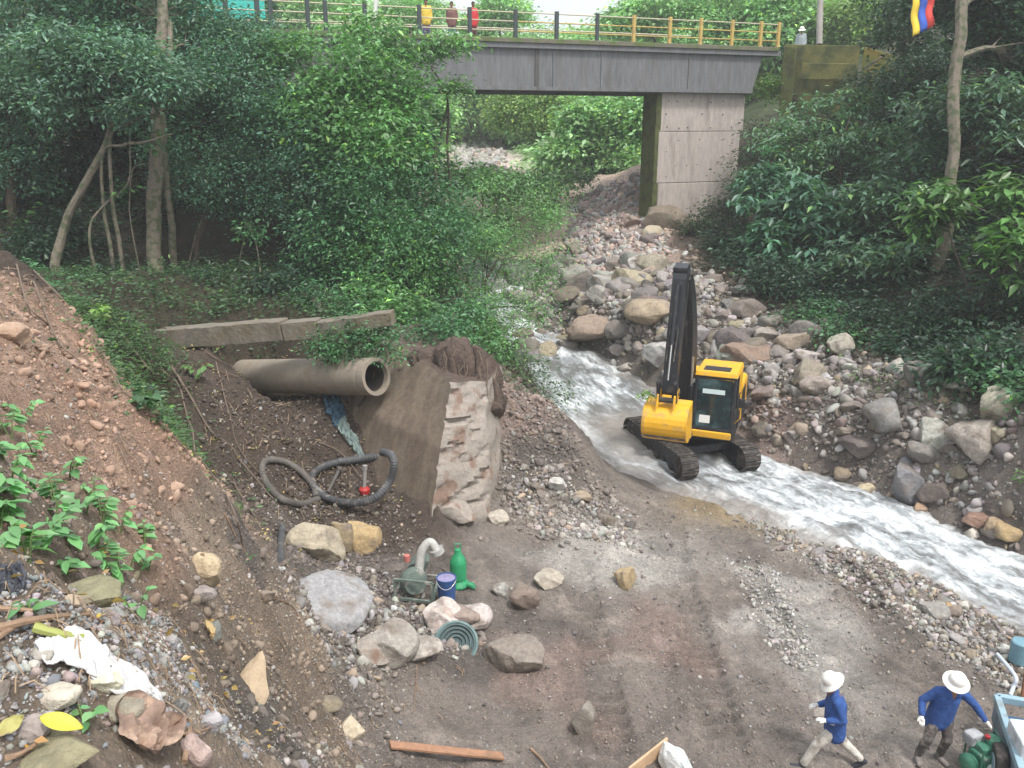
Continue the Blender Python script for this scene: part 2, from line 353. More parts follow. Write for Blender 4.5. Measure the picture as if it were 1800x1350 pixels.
# ---------------------------------------------------------------- ground sheet
def ground_mat():
    m = bpy.data.materials.new('soil'); m.use_nodes = True; t = m.node_tree; n = t.nodes; l = t.links; b = n['Principled BSDF']
    b.inputs['Roughness'].default_value = .9; b.inputs['Specular IOR Level'].default_value = .3
    at = n.new('ShaderNodeAttribute'); at.attribute_name = 'col'; c = at.outputs['Color']
    g = n.new('ShaderNodeNewGeometry'); co = g.outputs['Position']
    def noise(s, d=6, r=.62):
        x = n.new('ShaderNodeTexNoise'); x.inputs['Scale'].default_value = s; x.inputs['Detail'].default_value = d; x.inputs['Roughness'].default_value = r; l.new(co, x.inputs['Vector']); return x.outputs['Fac']
    def rng(f, a, z, lo, hi):
        r = n.new('ShaderNodeMapRange'); r.inputs[1].default_value = a; r.inputs[2].default_value = z; r.inputs[3].default_value = lo; r.inputs[4].default_value = hi; l.new(f, r.inputs[0]); return r.outputs[0]
    def scale(c, f):
        x = n.new('ShaderNodeVectorMath'); x.operation = 'SCALE'; l.new(c, x.inputs[0]); l.new(f, x.inputs['Scale']); return x.outputs[0]
    c = scale(c, rng(noise(1.1), .3, .7, .74, 1.26)); c = scale(c, rng(noise(9), .3, .7, .8, 1.2)); c = scale(c, rng(noise(45, 4), .3, .7, .72, 1.3))
    v = n.new('ShaderNodeTexVoronoi'); v.inputs['Scale'].default_value = 16; v.inputs['Randomness'].default_value = 1; l.new(co, v.inputs['Vector'])
    v2 = n.new('ShaderNodeTexVoronoi'); v2.inputs['Scale'].default_value = 38; l.new(co, v2.inputs['Vector'])
    hs = []
    for vv, th in ((v, .30), (v2, .34)):
        sp = n.new('ShaderNodeSeparateColor'); l.new(vv.outputs['Color'], sp.inputs[0])
        on = n.new('ShaderNodeMath'); on.operation = 'GREATER_THAN'; l.new(sp.outputs[0], on.inputs[0]); on.inputs[1].default_value = .68
        ins = rng(vv.outputs['Distance'], th, th - .08, 0, 1)
        mk = n.new('ShaderNodeMath'); mk.operation = 'MULTIPLY'; l.new(on.outputs[0], mk.inputs[0]); l.new(ins, mk.inputs[1]); hs.append(mk.outputs[0])
        f = rng(sp.outputs[1], 0, 1, .75, 1.95); s2 = scale(c, f)
        mx = n.new('ShaderNodeMix'); mx.data_type = 'RGBA'; l.new(mk.outputs[0], mx.inputs[0]); l.new(c, mx.inputs[6]); l.new(s2, mx.inputs[7]); c = mx.outputs[2]
    l.new(c, b.inputs['Base Color'])
    a = n.new('ShaderNodeMath'); a.operation = 'MULTIPLY_ADD'; l.new(hs[0], a.inputs[0]); a.inputs[1].default_value = .5; l.new(hs[1], a.inputs[2])
    a2 = n.new('ShaderNodeMath'); a2.operation = 'MULTIPLY_ADD'; l.new(noise(14, 8, .7), a2.inputs[0]); a2.inputs[1].default_value = 3.5; l.new(a.outputs[0], a2.inputs[2])
    bp = n.new('ShaderNodeBump'); bp.inputs['Distance'].default_value = .03; l.new(a2.outputs[0], bp.inputs['Height']); l.new(bp.outputs[0], b.inputs['Normal'])
    return m
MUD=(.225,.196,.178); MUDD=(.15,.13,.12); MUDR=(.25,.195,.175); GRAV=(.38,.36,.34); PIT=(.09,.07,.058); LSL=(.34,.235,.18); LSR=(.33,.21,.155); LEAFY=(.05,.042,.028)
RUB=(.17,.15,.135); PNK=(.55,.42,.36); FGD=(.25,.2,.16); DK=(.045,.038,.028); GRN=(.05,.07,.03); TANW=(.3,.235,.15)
CP_ = [(1410,1335,MUD),(900,1300,MUD),(1300,1250,MUD),(1100,1200,MUD),(1020,1180,MUDR),(950,1210,MUDR),(1150,1330,MUD),(1400,1150,MUD),(1250,1050,MUD),(1150,1130,MUDR),(1350,990,MUD),(1500,1030,MUD),(1650,1200,MUD),
 (1400,1100,GRAV),(1430,1160,GRAV),(1350,1010,GRAV),(1100,980,GRAV),(1000,950,GRAV),(1060,960,GRAV),(940,940,MUD),(830,1180,MUDD),(750,1250,MUD),(700,1330,MUD),(1050,880,MUD),(1150,860,MUD),(1260,880,TANW),(1000,860,RUB),
 (950,1100,MUDD),(880,1050,MUD),(1000,1080,MUD),(1600,1060,MUD),(1700,1080,RUB),(1780,1130,RUB),
 (100,650,LSL),(200,780,LSL),(60,580,LSL),(130,700,LSR),(260,740,LSR),(220,900,LSL),(300,850,LSL),(50,700,LSL),(330,900,FGD),(200,1000,FGD),(100,1100,FGD),(60,1300,FGD),(300,1300,FGD),(300,1150,FGD),(420,1100,FGD),(520,1100,FGD),(450,1200,RUB),(560,1250,FGD),(600,1150,RUB),(480,1300,RUB),
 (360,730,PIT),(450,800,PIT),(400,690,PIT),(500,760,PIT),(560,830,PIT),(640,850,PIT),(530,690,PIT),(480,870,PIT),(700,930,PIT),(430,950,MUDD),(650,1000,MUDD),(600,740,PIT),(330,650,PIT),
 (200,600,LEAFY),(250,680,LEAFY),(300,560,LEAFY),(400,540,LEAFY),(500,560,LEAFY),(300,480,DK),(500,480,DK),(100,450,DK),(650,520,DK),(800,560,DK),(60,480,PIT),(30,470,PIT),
 (880,700,MUDR),(930,740,MUDR),(850,650,MUDR),(960,780,MUDD),(900,800,MUD),(940,850,RUB),
 (1050,380,PNK),(1100,330,PNK),(1060,420,PNK),(1020,480,PNK),(1130,420,PNK),(1050,540,RUB),(1150,560,RUB),(1250,560,RUB),(1100,590,RUB),(1250,640,RUB),(900,470,PNK),(920,530,RUB),
 (1350,650,RUB),(1450,700,RUB),(1550,720,RUB),(1650,780,MUD),(1750,850,MUD),(1600,850,MUD),(1500,800,MUDD),(1350,740,MUDR),(1720,760,RUB),(1780,920,MUDD),(1700,900,MUDD),
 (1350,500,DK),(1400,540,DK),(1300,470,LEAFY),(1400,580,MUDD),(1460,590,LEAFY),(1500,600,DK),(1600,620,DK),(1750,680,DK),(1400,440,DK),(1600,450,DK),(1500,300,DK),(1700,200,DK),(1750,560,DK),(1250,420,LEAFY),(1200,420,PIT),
 (840,250,(.6,.52,.48)),(860,285,(.6,.52,.48)),(820,290,(.55,.45,.42)),(950,330,GRN),(900,320,GRN),(800,340,MUDR),(1000,250,GRN),(720,300,GRN),(330,960,FGD),(380,920,FGD),(350,870,FGD),(300,790,LSL),(250,720,LSL),(200,650,LSL),(420,1000,FGD),(450,1060,FGD),(400,1100,FGD),(480,1150,FGD),(150,590,LSL),(400,1030,FGD),(230,690,LSR),(1600,250,DK),(1750,250,DK),(1650,330,DK),(1790,350,DK),(1790,450,DK),(1700,420,DK),(1500,430,DK),(1120,310,PNK),(1130,350,PNK),(1080,350,PNK),(1040,350,PNK),(1020,400,PNK),(1100,440,PNK),(1060,480,PNK),(1120,370,PNK),(1030,440,PNK),(1135,400,PNK),(600,440,DK),(700,450,DK),(400,430,DK),(200,450,DK),(760,400,DK),(500,420,DK),(650,380,DK),(300,440,DK),(1320,450,LEAFY),(1250,330,DK),(1350,300,DK),(1400,200,DK)]
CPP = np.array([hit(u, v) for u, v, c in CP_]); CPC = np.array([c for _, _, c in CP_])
def gcol(x, y, z):
    out = np.zeros((len(x), 3))
    X = x + .9 * fbm(x * .6, y * .6, 4, 80); Y = y + .9 * fbm(x * .6, y * .6, 4, 90)
    for i in range(0, len(x), 50000):
        q = slice(i, i + 50000)
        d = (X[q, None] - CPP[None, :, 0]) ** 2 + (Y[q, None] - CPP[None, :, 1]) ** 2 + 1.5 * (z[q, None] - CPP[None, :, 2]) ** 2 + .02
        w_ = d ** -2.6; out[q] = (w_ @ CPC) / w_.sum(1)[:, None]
    for L in TRK:
        r, s = seg(x, y, [np.array(a) for a in L]); m = sstep(.4, .28, r) * sstep(25, 22, y) * sstep(.6, .2, z); out = out * (1 - (.08 + .05 * np.sin(s * 2 * math.pi / .3 + 3.1)) * m * (.4 + .9 * vn(x * .9, y * .9, 33)))[:, None]
    far = sstep(50, 62, y) * sstep(8, 14, np.abs(x + 2)); out = out * (1 - far[:, None]) + np.array(GRN) * far[:, None]
    p = sstep(.12, .45, fbm(x * .9, y * .9, 4, 95)); out = out * (1 - .22 * p[:, None]); p = sstep(.2, .5, fbm(x * 1.7 + 9, y * 1.7, 4, 97))
    out = out * (1 + .3 * p[:, None]) * np.array([1,1,.98])
    return out
def build_ground():
    nr, na = 850, 640
    r = [1.0]
    while r[-1] < 185: r.append(r[-1] * (1 + .0064 * (.38 if 11 < r[-1] < 21 else 1)))
    r = np.array(r); nr = len(r); a = np.radians(np.linspace(-66, 66, na))
    Rr, A = np.meshgrid(r, a, indexing='ij'); x = (Rr * np.sin(A)).ravel(); y = (Rr * np.cos(A) - 3).ravel(); z = H(x, y)
    i = np.arange(nr - 1)[:, None] * na + np.arange(na - 1)[None]; i = i.ravel()
    F = np.stack([i, i + na, i + na + 1, i + 1], 1)[:, ::-1]
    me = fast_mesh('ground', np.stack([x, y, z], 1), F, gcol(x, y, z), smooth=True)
    tag(link('ground', me, ground_mat()), kind='structure')
build_ground()
# ---------------------------------------------------------------- stream
def water_mat():
    m = bpy.data.materials.new('stream_water'); m.use_nodes = True; t = m.node_tree; n = t.nodes; l = t.links; b = n['Principled BSDF']
    uv = n.new('ShaderNodeUVMap'); uv.uv_map = 'flow'; at = n.new('ShaderNodeAttribute'); at.attribute_name = 'col'
    sp = n.new('ShaderNodeSeparateColor'); l.new(at.outputs['Color'], sp.inputs[0])
    fs = []
    for sc, sx, w_ in ((1.1, .45, .5), (3.2, .4, .33), (10, .5, .22)):
        mp = n.new('ShaderNodeMapping'); mp.inputs['Scale'].default_value = (sx, 1.25, 1); l.new(uv.outputs[0], mp.inputs[0])
        x = n.new('ShaderNodeTexNoise'); x.inputs['Scale'].default_value = sc; x.inputs['Detail'].default_value = 8; x.inputs['Roughness'].default_value = .62; x.inputs['Distortion'].default_value = .7; l.new(mp.outputs[0], x.inputs['Vector'])
        q = n.new('ShaderNodeMath'); q.operation = 'MULTIPLY'; l.new(x.outputs['Fac'], q.inputs[0]); q.inputs[1].default_value = w_; fs.append(q.outputs[0])
    a = n.new('ShaderNodeMath'); a.operation = 'ADD'; l.new(fs[0], a.inputs[0]); l.new(fs[1], a.inputs[1])
    a1 = n.new('ShaderNodeMath'); a1.operation = 'ADD'; l.new(a.outputs[0], a1.inputs[0]); l.new(fs[2], a1.inputs[1])
    a2 = n.new('ShaderNodeMath'); a2.operation = 'ADD'; cn = n.new('ShaderNodeMapRange'); cn.inputs[1].default_value = .36; cn.inputs[2].default_value = .7; cn.inputs[3].default_value = .05; cn.inputs[4].default_value = .95; l.new(a1.outputs[0], cn.inputs[0]); l.new(cn.outputs[0], a2.inputs[0]); l.new(sp.outputs[0], a2.inputs[1])
    r = n.new('ShaderNodeValToRGB'); e = r.color_ramp.elements; e[0].position = .79; e[0].color = (.15, .155, .155, 1); e[1].position = 1.0; e[1].color = (.78, .82, .84, 1)
    k = e.new(.9); k.color = (.34, .37, .39, 1)
    s2 = n.new('ShaderNodeMath'); s2.operation = 'MULTIPLY'; s2.use_clamp = True; l.new(a2.outputs[0], s2.inputs[0]); s2.inputs[1].default_value = .82
    l.new(s2.outputs[0], r.inputs[0])
    e[0].position = .42; k = r.color_ramp.elements[1]; k.position = .56; r.color_ramp.elements[2].position = .78
    mud = n.new('ShaderNodeMix'); mud.data_type = 'RGBA'; l.new(sp.outputs[1], mud.inputs[0]); l.new(r.outputs[0], mud.inputs[6]); mud.inputs[7].default_value = (.25, .225, .205, 1)
    l.new(mud.outputs[2], b.inputs['Base Color']); b.inputs['Roughness'].default_value = .3; b.inputs['Specular IOR Level'].default_value = .35
    bp = n.new('ShaderNodeBump'); bp.inputs['Distance'].default_value = .09; l.new(a1.outputs[0], bp.inputs['Height']); l.new(bp.outputs[0], b.inputs['Normal'])
    return m
def build_river():
    P = catmull(RC, 90); keep = P; d = np.gradient(P[:, :2], axis=0); d /= np.linalg.norm(d, axis=1)[:, None]; nn = np.stack([-d[:, 1], d[:, 0]], 1)
    s = np.concatenate([[0], np.cumsum(np.linalg.norm(np.diff(P[:, :2], axis=0), axis=1))]); k = 71; cr = np.linspace(-1, 1, k)
    off = (P[:, 3, None] + .75) * cr[None]; x = P[:, 0, None] + nn[:, 0, None] * off; y = P[:, 1, None] + nn[:, 1, None] * off
    sr = np.repeat(s[:, None], k, 1); down = sstep(17, 3, sr)
    tr = sstep(16, 8, sr); z = P[:, 2, None] + (.07 + .1 * tr) * fbm(sr * .9, off * 1.7, 3, 120) + (.05 + .07 * tr) * fbm(sr * 2.6, off * 4.2, 4, 130) + .02 * fbm(sr * 9, off * 11, 2, 140) - .26 * np.abs(cr)[None] ** 4
    # foam richness along the stream (x) and silt at the shallow inner bend (y)
    foam = np.interp(sr, [0, 3, 9, 13, 16, 19, 24, 30, 40], [.26, .26, .2, .2, .12, .12, .2, .24, .26]) + .1 * fbm(sr * .5, off * .6, 2, 150)
    Wb = Wz(1130, 765, .05)
    sil = sstep(3.1, 1.0, np.hypot((x - Wb[0]), (y - Wb[1]) * 1.0) + .8 * fbm(x * .8, y * .8, 3, 160)) * .92
    edge = sstep(.45, .85, np.abs(cr)[None] + .25 * fbm(sr * 1.3, off * 1.3, 3, 170)); sil = np.maximum(sil, edge * .8)
    c = np.stack([foam, sil, sil * 0], -1).reshape(-1, 3)
    n_ = len(P); i = (np.arange(n_ - 1)[:, None] * k + np.arange(k - 1)[None]).ravel(); F = np.stack([i, i + k, i + k + 1, i + 1], 1)
    me = fast_mesh('stream', np.stack([x, y, z], -1).reshape(-1, 3), F, c, smooth=True, uv=np.stack([sr, off], -1).reshape(-1, 2))
    if me.polygons[100].normal.z < 0: me.flip_normals()
    tag(link('stream', me, water_mat()), kind='structure')
build_river()
# ---------------------------------------------------------------- rocks
import bmesh
def ico(sub):
    bm = bmesh.new(); bmesh.ops.create_icosphere(bm, subdivisions=sub, radius=1); V = np.array([v.co[:] for v in bm.verts]); F = np.array([[v.index for v in f.verts] for f in bm.faces]); bm.free(); return V, F
ICO = {i: ico(i) for i in (1, 2, 3, 4)}
def rock_shape(sub, seed, cuts=13, rough=.05, lo=.42, hi=.86, sc=(1, 1, 1)):
    g = np.random.default_rng(seed); V, F = ICO[sub]; V = V.copy()
    for _ in range(cuts):
        n = g.normal(size=3); n /= np.linalg.norm(n); d = g.uniform(lo, hi); k = V @ n - d; V -= np.where(k > 0, k * .93, 0)[:, None] * n
    q = V * 2.2
    V += (V / np.linalg.norm(V, axis=1)[:, None]) * (rough * fbm(q[:, 0] + q[:, 2] * .7 + seed, q[:, 1] - q[:, 2] * .6, 4, seed))[:, None] * 2
    return V * np.array(sc), F
PAL = dict(grey=(.30,.285,.27), light=(.46,.43,.40), tan=(.40,.31,.21), brown=(.19,.15,.12), pink=(.44,.32,.28), dark=(.11,.10,.10), white=(.6,.58,.55), ochre=(.43,.28,.12), blue=(.24,.27,.3), red=(.36,.17,.11))
def rotm(g, n, flat=.5):
    q = g.normal(size=(n, 4)) * np.array([1, flat, flat, 1]); q /= np.linalg.norm(q, axis=1)[:, None]; w_, x, y, z = q.T
    return np.stack([1-2*(y*y+z*z), 2*(x*y-z*w_), 2*(x*z+y*w_), 2*(x*y+z*w_), 1-2*(x*x+z*z), 2*(y*z-x*w_), 2*(x*z-y*w_), 2*(y*z+x*w_), 1-2*(x*x+y*y)], 1).reshape(n, 3, 3)
def inpoly(x, y, P):
    r = np.zeros(x.shape, bool); j = len(P) - 1
    for i in range(len(P)):
        a, b = P[i], P[j]; c = ((a[1] > y) != (b[1] > y)) & (x < (b[0] - a[0]) * (y - a[1]) / (b[1] - a[1] + 1e-12) + a[0]); r ^= c; j = i
    return r
def scat_pts(poly, n, g, clump=.0, seed=0):
    P = np.array([hit(u, v)[:2] for u, v in poly]); lo, hi = P.min(0), P.max(0); X = []; tot = 0
    for _ in range(60):
        p = g.uniform(lo, hi, size=(max(n * 3, 200), 2)); ok = inpoly(p[:, 0], p[:, 1], P)
        if clump: ok &= vn(p[:, 0] * .8, p[:, 1] * .8, 200 + seed) * (1 - clump * .5) + vn(p[:, 0] * 2.6, p[:, 1] * 2.6, 210 + seed) * clump * .5 > g.uniform(.1, .75, len(p)) * clump
        X.append(p[ok]); tot += ok.sum()
        if tot >= n: break
    X = np.concatenate(X)[:n]; sp = min(.055 * np.linalg.norm(hi - lo), .9); return X + g.normal(size=X.shape) * sp * (g.uniform(size=(len(X), 1)) ** 2)
PROT = [rock_shape(2, 300 + i) for i in range(10)]; PROT1 = [rock_shape(1, 320 + i, 6, .05) for i in range(8)]
BIGP = [rock_shape(4, 340 + i, 13, .06, .52, .9) for i in range(12)]
ROCKME = []
for i, (V, F) in enumerate(BIGP):
    me = fast_mesh('rock_shape', V, F, smooth=True); me.materials.append(M_ROCK)
    try: me.set_sharp_from_angle(angle=math.radians(30))
    except Exception: pass
    ROCKME.append(me)
def size_draw(g, n, a, b, p): # power-law sizes
    u = g.uniform(size=n); return (a ** (1 - p) + u * (b ** (1 - p) - a ** (1 - p))) ** (1 / (1 - p))
def pcol(g, n, pal):
    names = list(pal); w_ = np.array([pal[k] for k in names], float); w_ /= w_.sum(); c = np.array([PAL[k] for k in names])[g.choice(len(names), n, p=w_)] * .62 * np.array([.97,1,1.02]) + np.array([.235,.215,.2]) * .38
    return c * g.uniform(.72, 1.25, (n, 1)) * g.uniform(.94, 1.06, (n, 3))
def stones(name, zones, cat='gravel', seed=1):
    g = np.random.default_rng(seed); Vs = []; Fs = []; Cs = []; nv = 0
    for zi, (poly, n, a, b, p, pal, clump) in enumerate(zones):
        XY = scat_pts(poly, n, g, clump, seed * 7 + zi); n = len(XY)
        if n == 0: continue
        s = size_draw(g, n, a, b, p); Z = H(XY[:, 0], XY[:, 1]); R = rotm(g, n); C = pcol(g, n, pal) if pal else gcol(XY[:, 0], XY[:, 1], Z) * g.uniform(.7, 1.35, (n, 1)); an = g.uniform(.6, 1.25, (n, 3)) * np.array([1, 1, .72])
        pid = g.integers(0, 8, n)
        for big in (0, 1):
            for k in range(8):
                m = (pid == k) & ((s > .07) == bool(big))
                if not m.any(): continue
                V, F = (PROT if big else PROT1)[k]
                P = np.einsum('nij,nkj->nki', R[m], V[None] * (s[m, None] * an[m])[:, None]) + np.stack([XY[m, 0], XY[m, 1], Z[m] + s[m] * .18], 1)[:, None]
                c = m.sum(); Vs.append(P.reshape(-1, 3)); Fs.append((F[None] + nv + np.arange(c)[:, None, None] * len(V)).reshape(-1, 3)); Cs.append(np.repeat(C[m], len(V), 0)); nv += c * len(V)
    me = fast_mesh(name, np.concatenate(Vs), np.concatenate(Fs), np.concatenate(Cs))
    return tag(link(name, me, M_ROCKV), kind='stuff')
MIX = dict(grey=4, light=3, tan=1.2, brown=3, dark=1, white=.6); MIXP = dict(pink=4, light=2, grey=2, brown=2, white=1)
Z_FG = [(0,1060),(250,1050),(330,1150),(440,1300),(450,1345),(0,1345)]
Z_LS = [(0,560),(100,590),(200,740),(330,900),(380,1000),(330,1120),(200,1050),(0,1000)]
Z_SL = [(380,1000),(480,1010),(700,1100),(680,1330),(450,1340),(330,1100)]
Z_RB = [(1000,560),(1080,470),(1200,470),(1310,540),(1420,600),(1560,650),(1790,740),(1795,960),(1640,890),(1480,820),(1360,780),(1240,660),(1100,610)]
Z_UP = [(880,580),(860,480),(1000,440),(1200,480),(1180,560),(1150,640),(1020,600)]
Z_PK = [(1000,480),(1005,350),(1140,295),(1190,450),(1060,500)]
Z_BANK = [(900,900),(880,820),(960,800),(1100,900),(1110,960),(960,940)]
Z_FLOOR = [(700,1180),(900,940),(1150,860),(1350,900),(1790,1090),(1790,1345),(700,1345)]
Z_EDGE = [(1300,900),(1400,930),(1790,1100),(1790,1220),(1640,1130),(1380,960)]
Z_MID = [(480,1000),(620,990),(860,1130),(700,1160),(540,1130)]
Z_PIT = [(330,680),(560,700),(700,880),(760,950),(560,1000),(430,900)]
Z_BED = [(1290,990),(1360,1000),(1440,1180),(1380,1170),(1330,1080)]
Z_MD = [(870,620),(1000,740),(1010,800),(880,800)]
Z_FAR = [(800,310),(800,225),(880,230),(890,300)]
stones('gravel', [
 (Z_FG, 9000, .005, .03, 2.4, dict(grey=3, light=2, blue=2.5, white=1, brown=1, pink=1), .5),
 (Z_LS, 5200, .006, .05, 2.9, dict(pink=3, tan=1.5, brown=4, red=.8, light=1.4), 1.1),
 (Z_SL, 3600, .008, .055, 2.8, dict(grey=3, tan=2, brown=3, light=1), .8),
 (Z_RB, 9000, .03, .3, 2.2, MIX, 1.15), (Z_UP, 4200, .05, .32, 2.1, MIX, .8), (Z_PK, 5200, .05, .32, 2.2, dict(pink=4, light=4, white=2, grey=1), .7),
 (Z_BANK, 1700, .025, .13, 2.4, MIX, .8), (Z_FLOOR, 3500, .012, .07, 2.8, dict(grey=3, light=1.2, brown=3, dark=1.5), 1.0),
 (Z_EDGE, 3600, .03, .12, 2.4, MIX, .8), (Z_MID, 1800, .02, .14, 2.2, MIX, .6), (Z_PIT, 2400, .015, .08, 2.6, dict(brown=3, tan=1, dark=1, light=.5), .8),
 (Z_BED, 1500, .015, .08, 2.4, dict(light=3, grey=2, white=1), .5), (Z_MD, 1200, .02, .12, 2.5, dict(brown=3, grey=1), .7), (Z_FAR, 700, .15, .7, 2, dict(white=3, light=3, pink=1), .4)], seed=3)
stones('soil_clods', [([(0,480),(60,480),(200,600),(360,830),(460,980),(690,1180),(680,1340),(440,1340),(300,1050),(0,600)], 15000, .008, .1, 2.7, None, .8), ([(200,600),(560,640),(700,880),(760,950),(560,1010),(430,950)], 9000, .015, .1, 2.6, None, .7),
 (Z_RB, 9000, .03, .2, 2.5, None, .6), (Z_FLOOR, 9000, .01, .05, 2.9, None, .9), ([(860,600),(1000,740),(1110,900),(1110,960),(900,930),(860,800)], 5000, .02, .14, 2.5, None, .6), ([(1200,440),(1340,480),(1560,600),(1790,700),(1790,760),(1500,640),(1300,560)], 4000, .04, .25, 2.4, None, .6), (Z_PK, 1500, .06, .25, 2.6, None, .5), (Z_MID, 3000, .02, .09, 2.5, None, .5)], seed=9)
def put_rock(p, sc, col, label, group, proto=None, rz=None, sink=.3, tilt=.35):
    me = ROCKME[random.randrange(12) if proto is None else proto]
    o = bpy.data.objects.new('rock', me); COL.objects.link(o); o.location = (p[0], p[1], p[2] + sc[2] * (1 - 2 * sink) * .7)
    o.rotation_euler = (random.uniform(-tilt, tilt), random.uniform(-tilt, tilt), random.uniform(0, 6.28) if rz is None else rz); o.scale = sc; o.color = (*[float(c) for c in col], 1)
    return tag(o, label, 'rock', group)
def rocks(poly, n, a, b, p, pal, clump, label, group, seed, sink=.3):
    g = np.random.default_rng(seed); XY = scat_pts(poly, n, g, clump, seed); s = size_draw(g, len(XY), a, b, p); Z = H(XY[:, 0], XY[:, 1]); C = pcol(g, len(XY), pal)
    for q, k, z, c in zip(XY, s, Z, C): put_rock((q[0], q[1], z), tuple(k * g.uniform(.65, 1.2, 3) * np.array([1, 1, .75])), c, label, group, sink=sink)
rocks(Z_RB, 132, .25, .85, 2.5, dict(grey=4, light=1.5, tan=1, brown=4, dark=2), .7, 'one of the loose grey brown boulders in the rubble bank right of the stream', 'boulders in the rubble bank beside the excavator', 11, sink=.3)
rocks(Z_UP, 56, .35, 1.1, 2.2, MIX, .5, 'one of the boulders heaped upstream between the bridge pier and the stream bend', 'boulders upstream of the excavator', 12)
rocks(Z_PK, 22, .3, .8, 2.2, MIXP, .5, 'one of the pinkish blocks on the landslide slope left of the pier', 'blocks on the pink landslide slope', 13)
rocks(Z_BANK, 12, .12, .3, 2.2, MIX, .5, 'one of the pale stones on the bank right of the broken brown wall', 'stones beside the broken wall', 14)
rocks(Z_EDGE, 10, .12, .3, 2.2, MIX, .5, 'one of the stones along the near edge of the white water', 'stones on the near water edge', 15)
rocks(Z_FG, 20, .035, .075, 2.2, dict(grey=3, light=2, blue=2, pink=1, tan=1), .3, 'one of the small stones in the heap at the lower left corner', 'small stones in the lower left heap', 16)
rocks(Z_SL, 14, .08, .2, 2.0, dict(tan=2, grey=2, light=1), .4, 'one of the stones on the brown slope left of the pumps', 'stones on the near brown slope', 17)
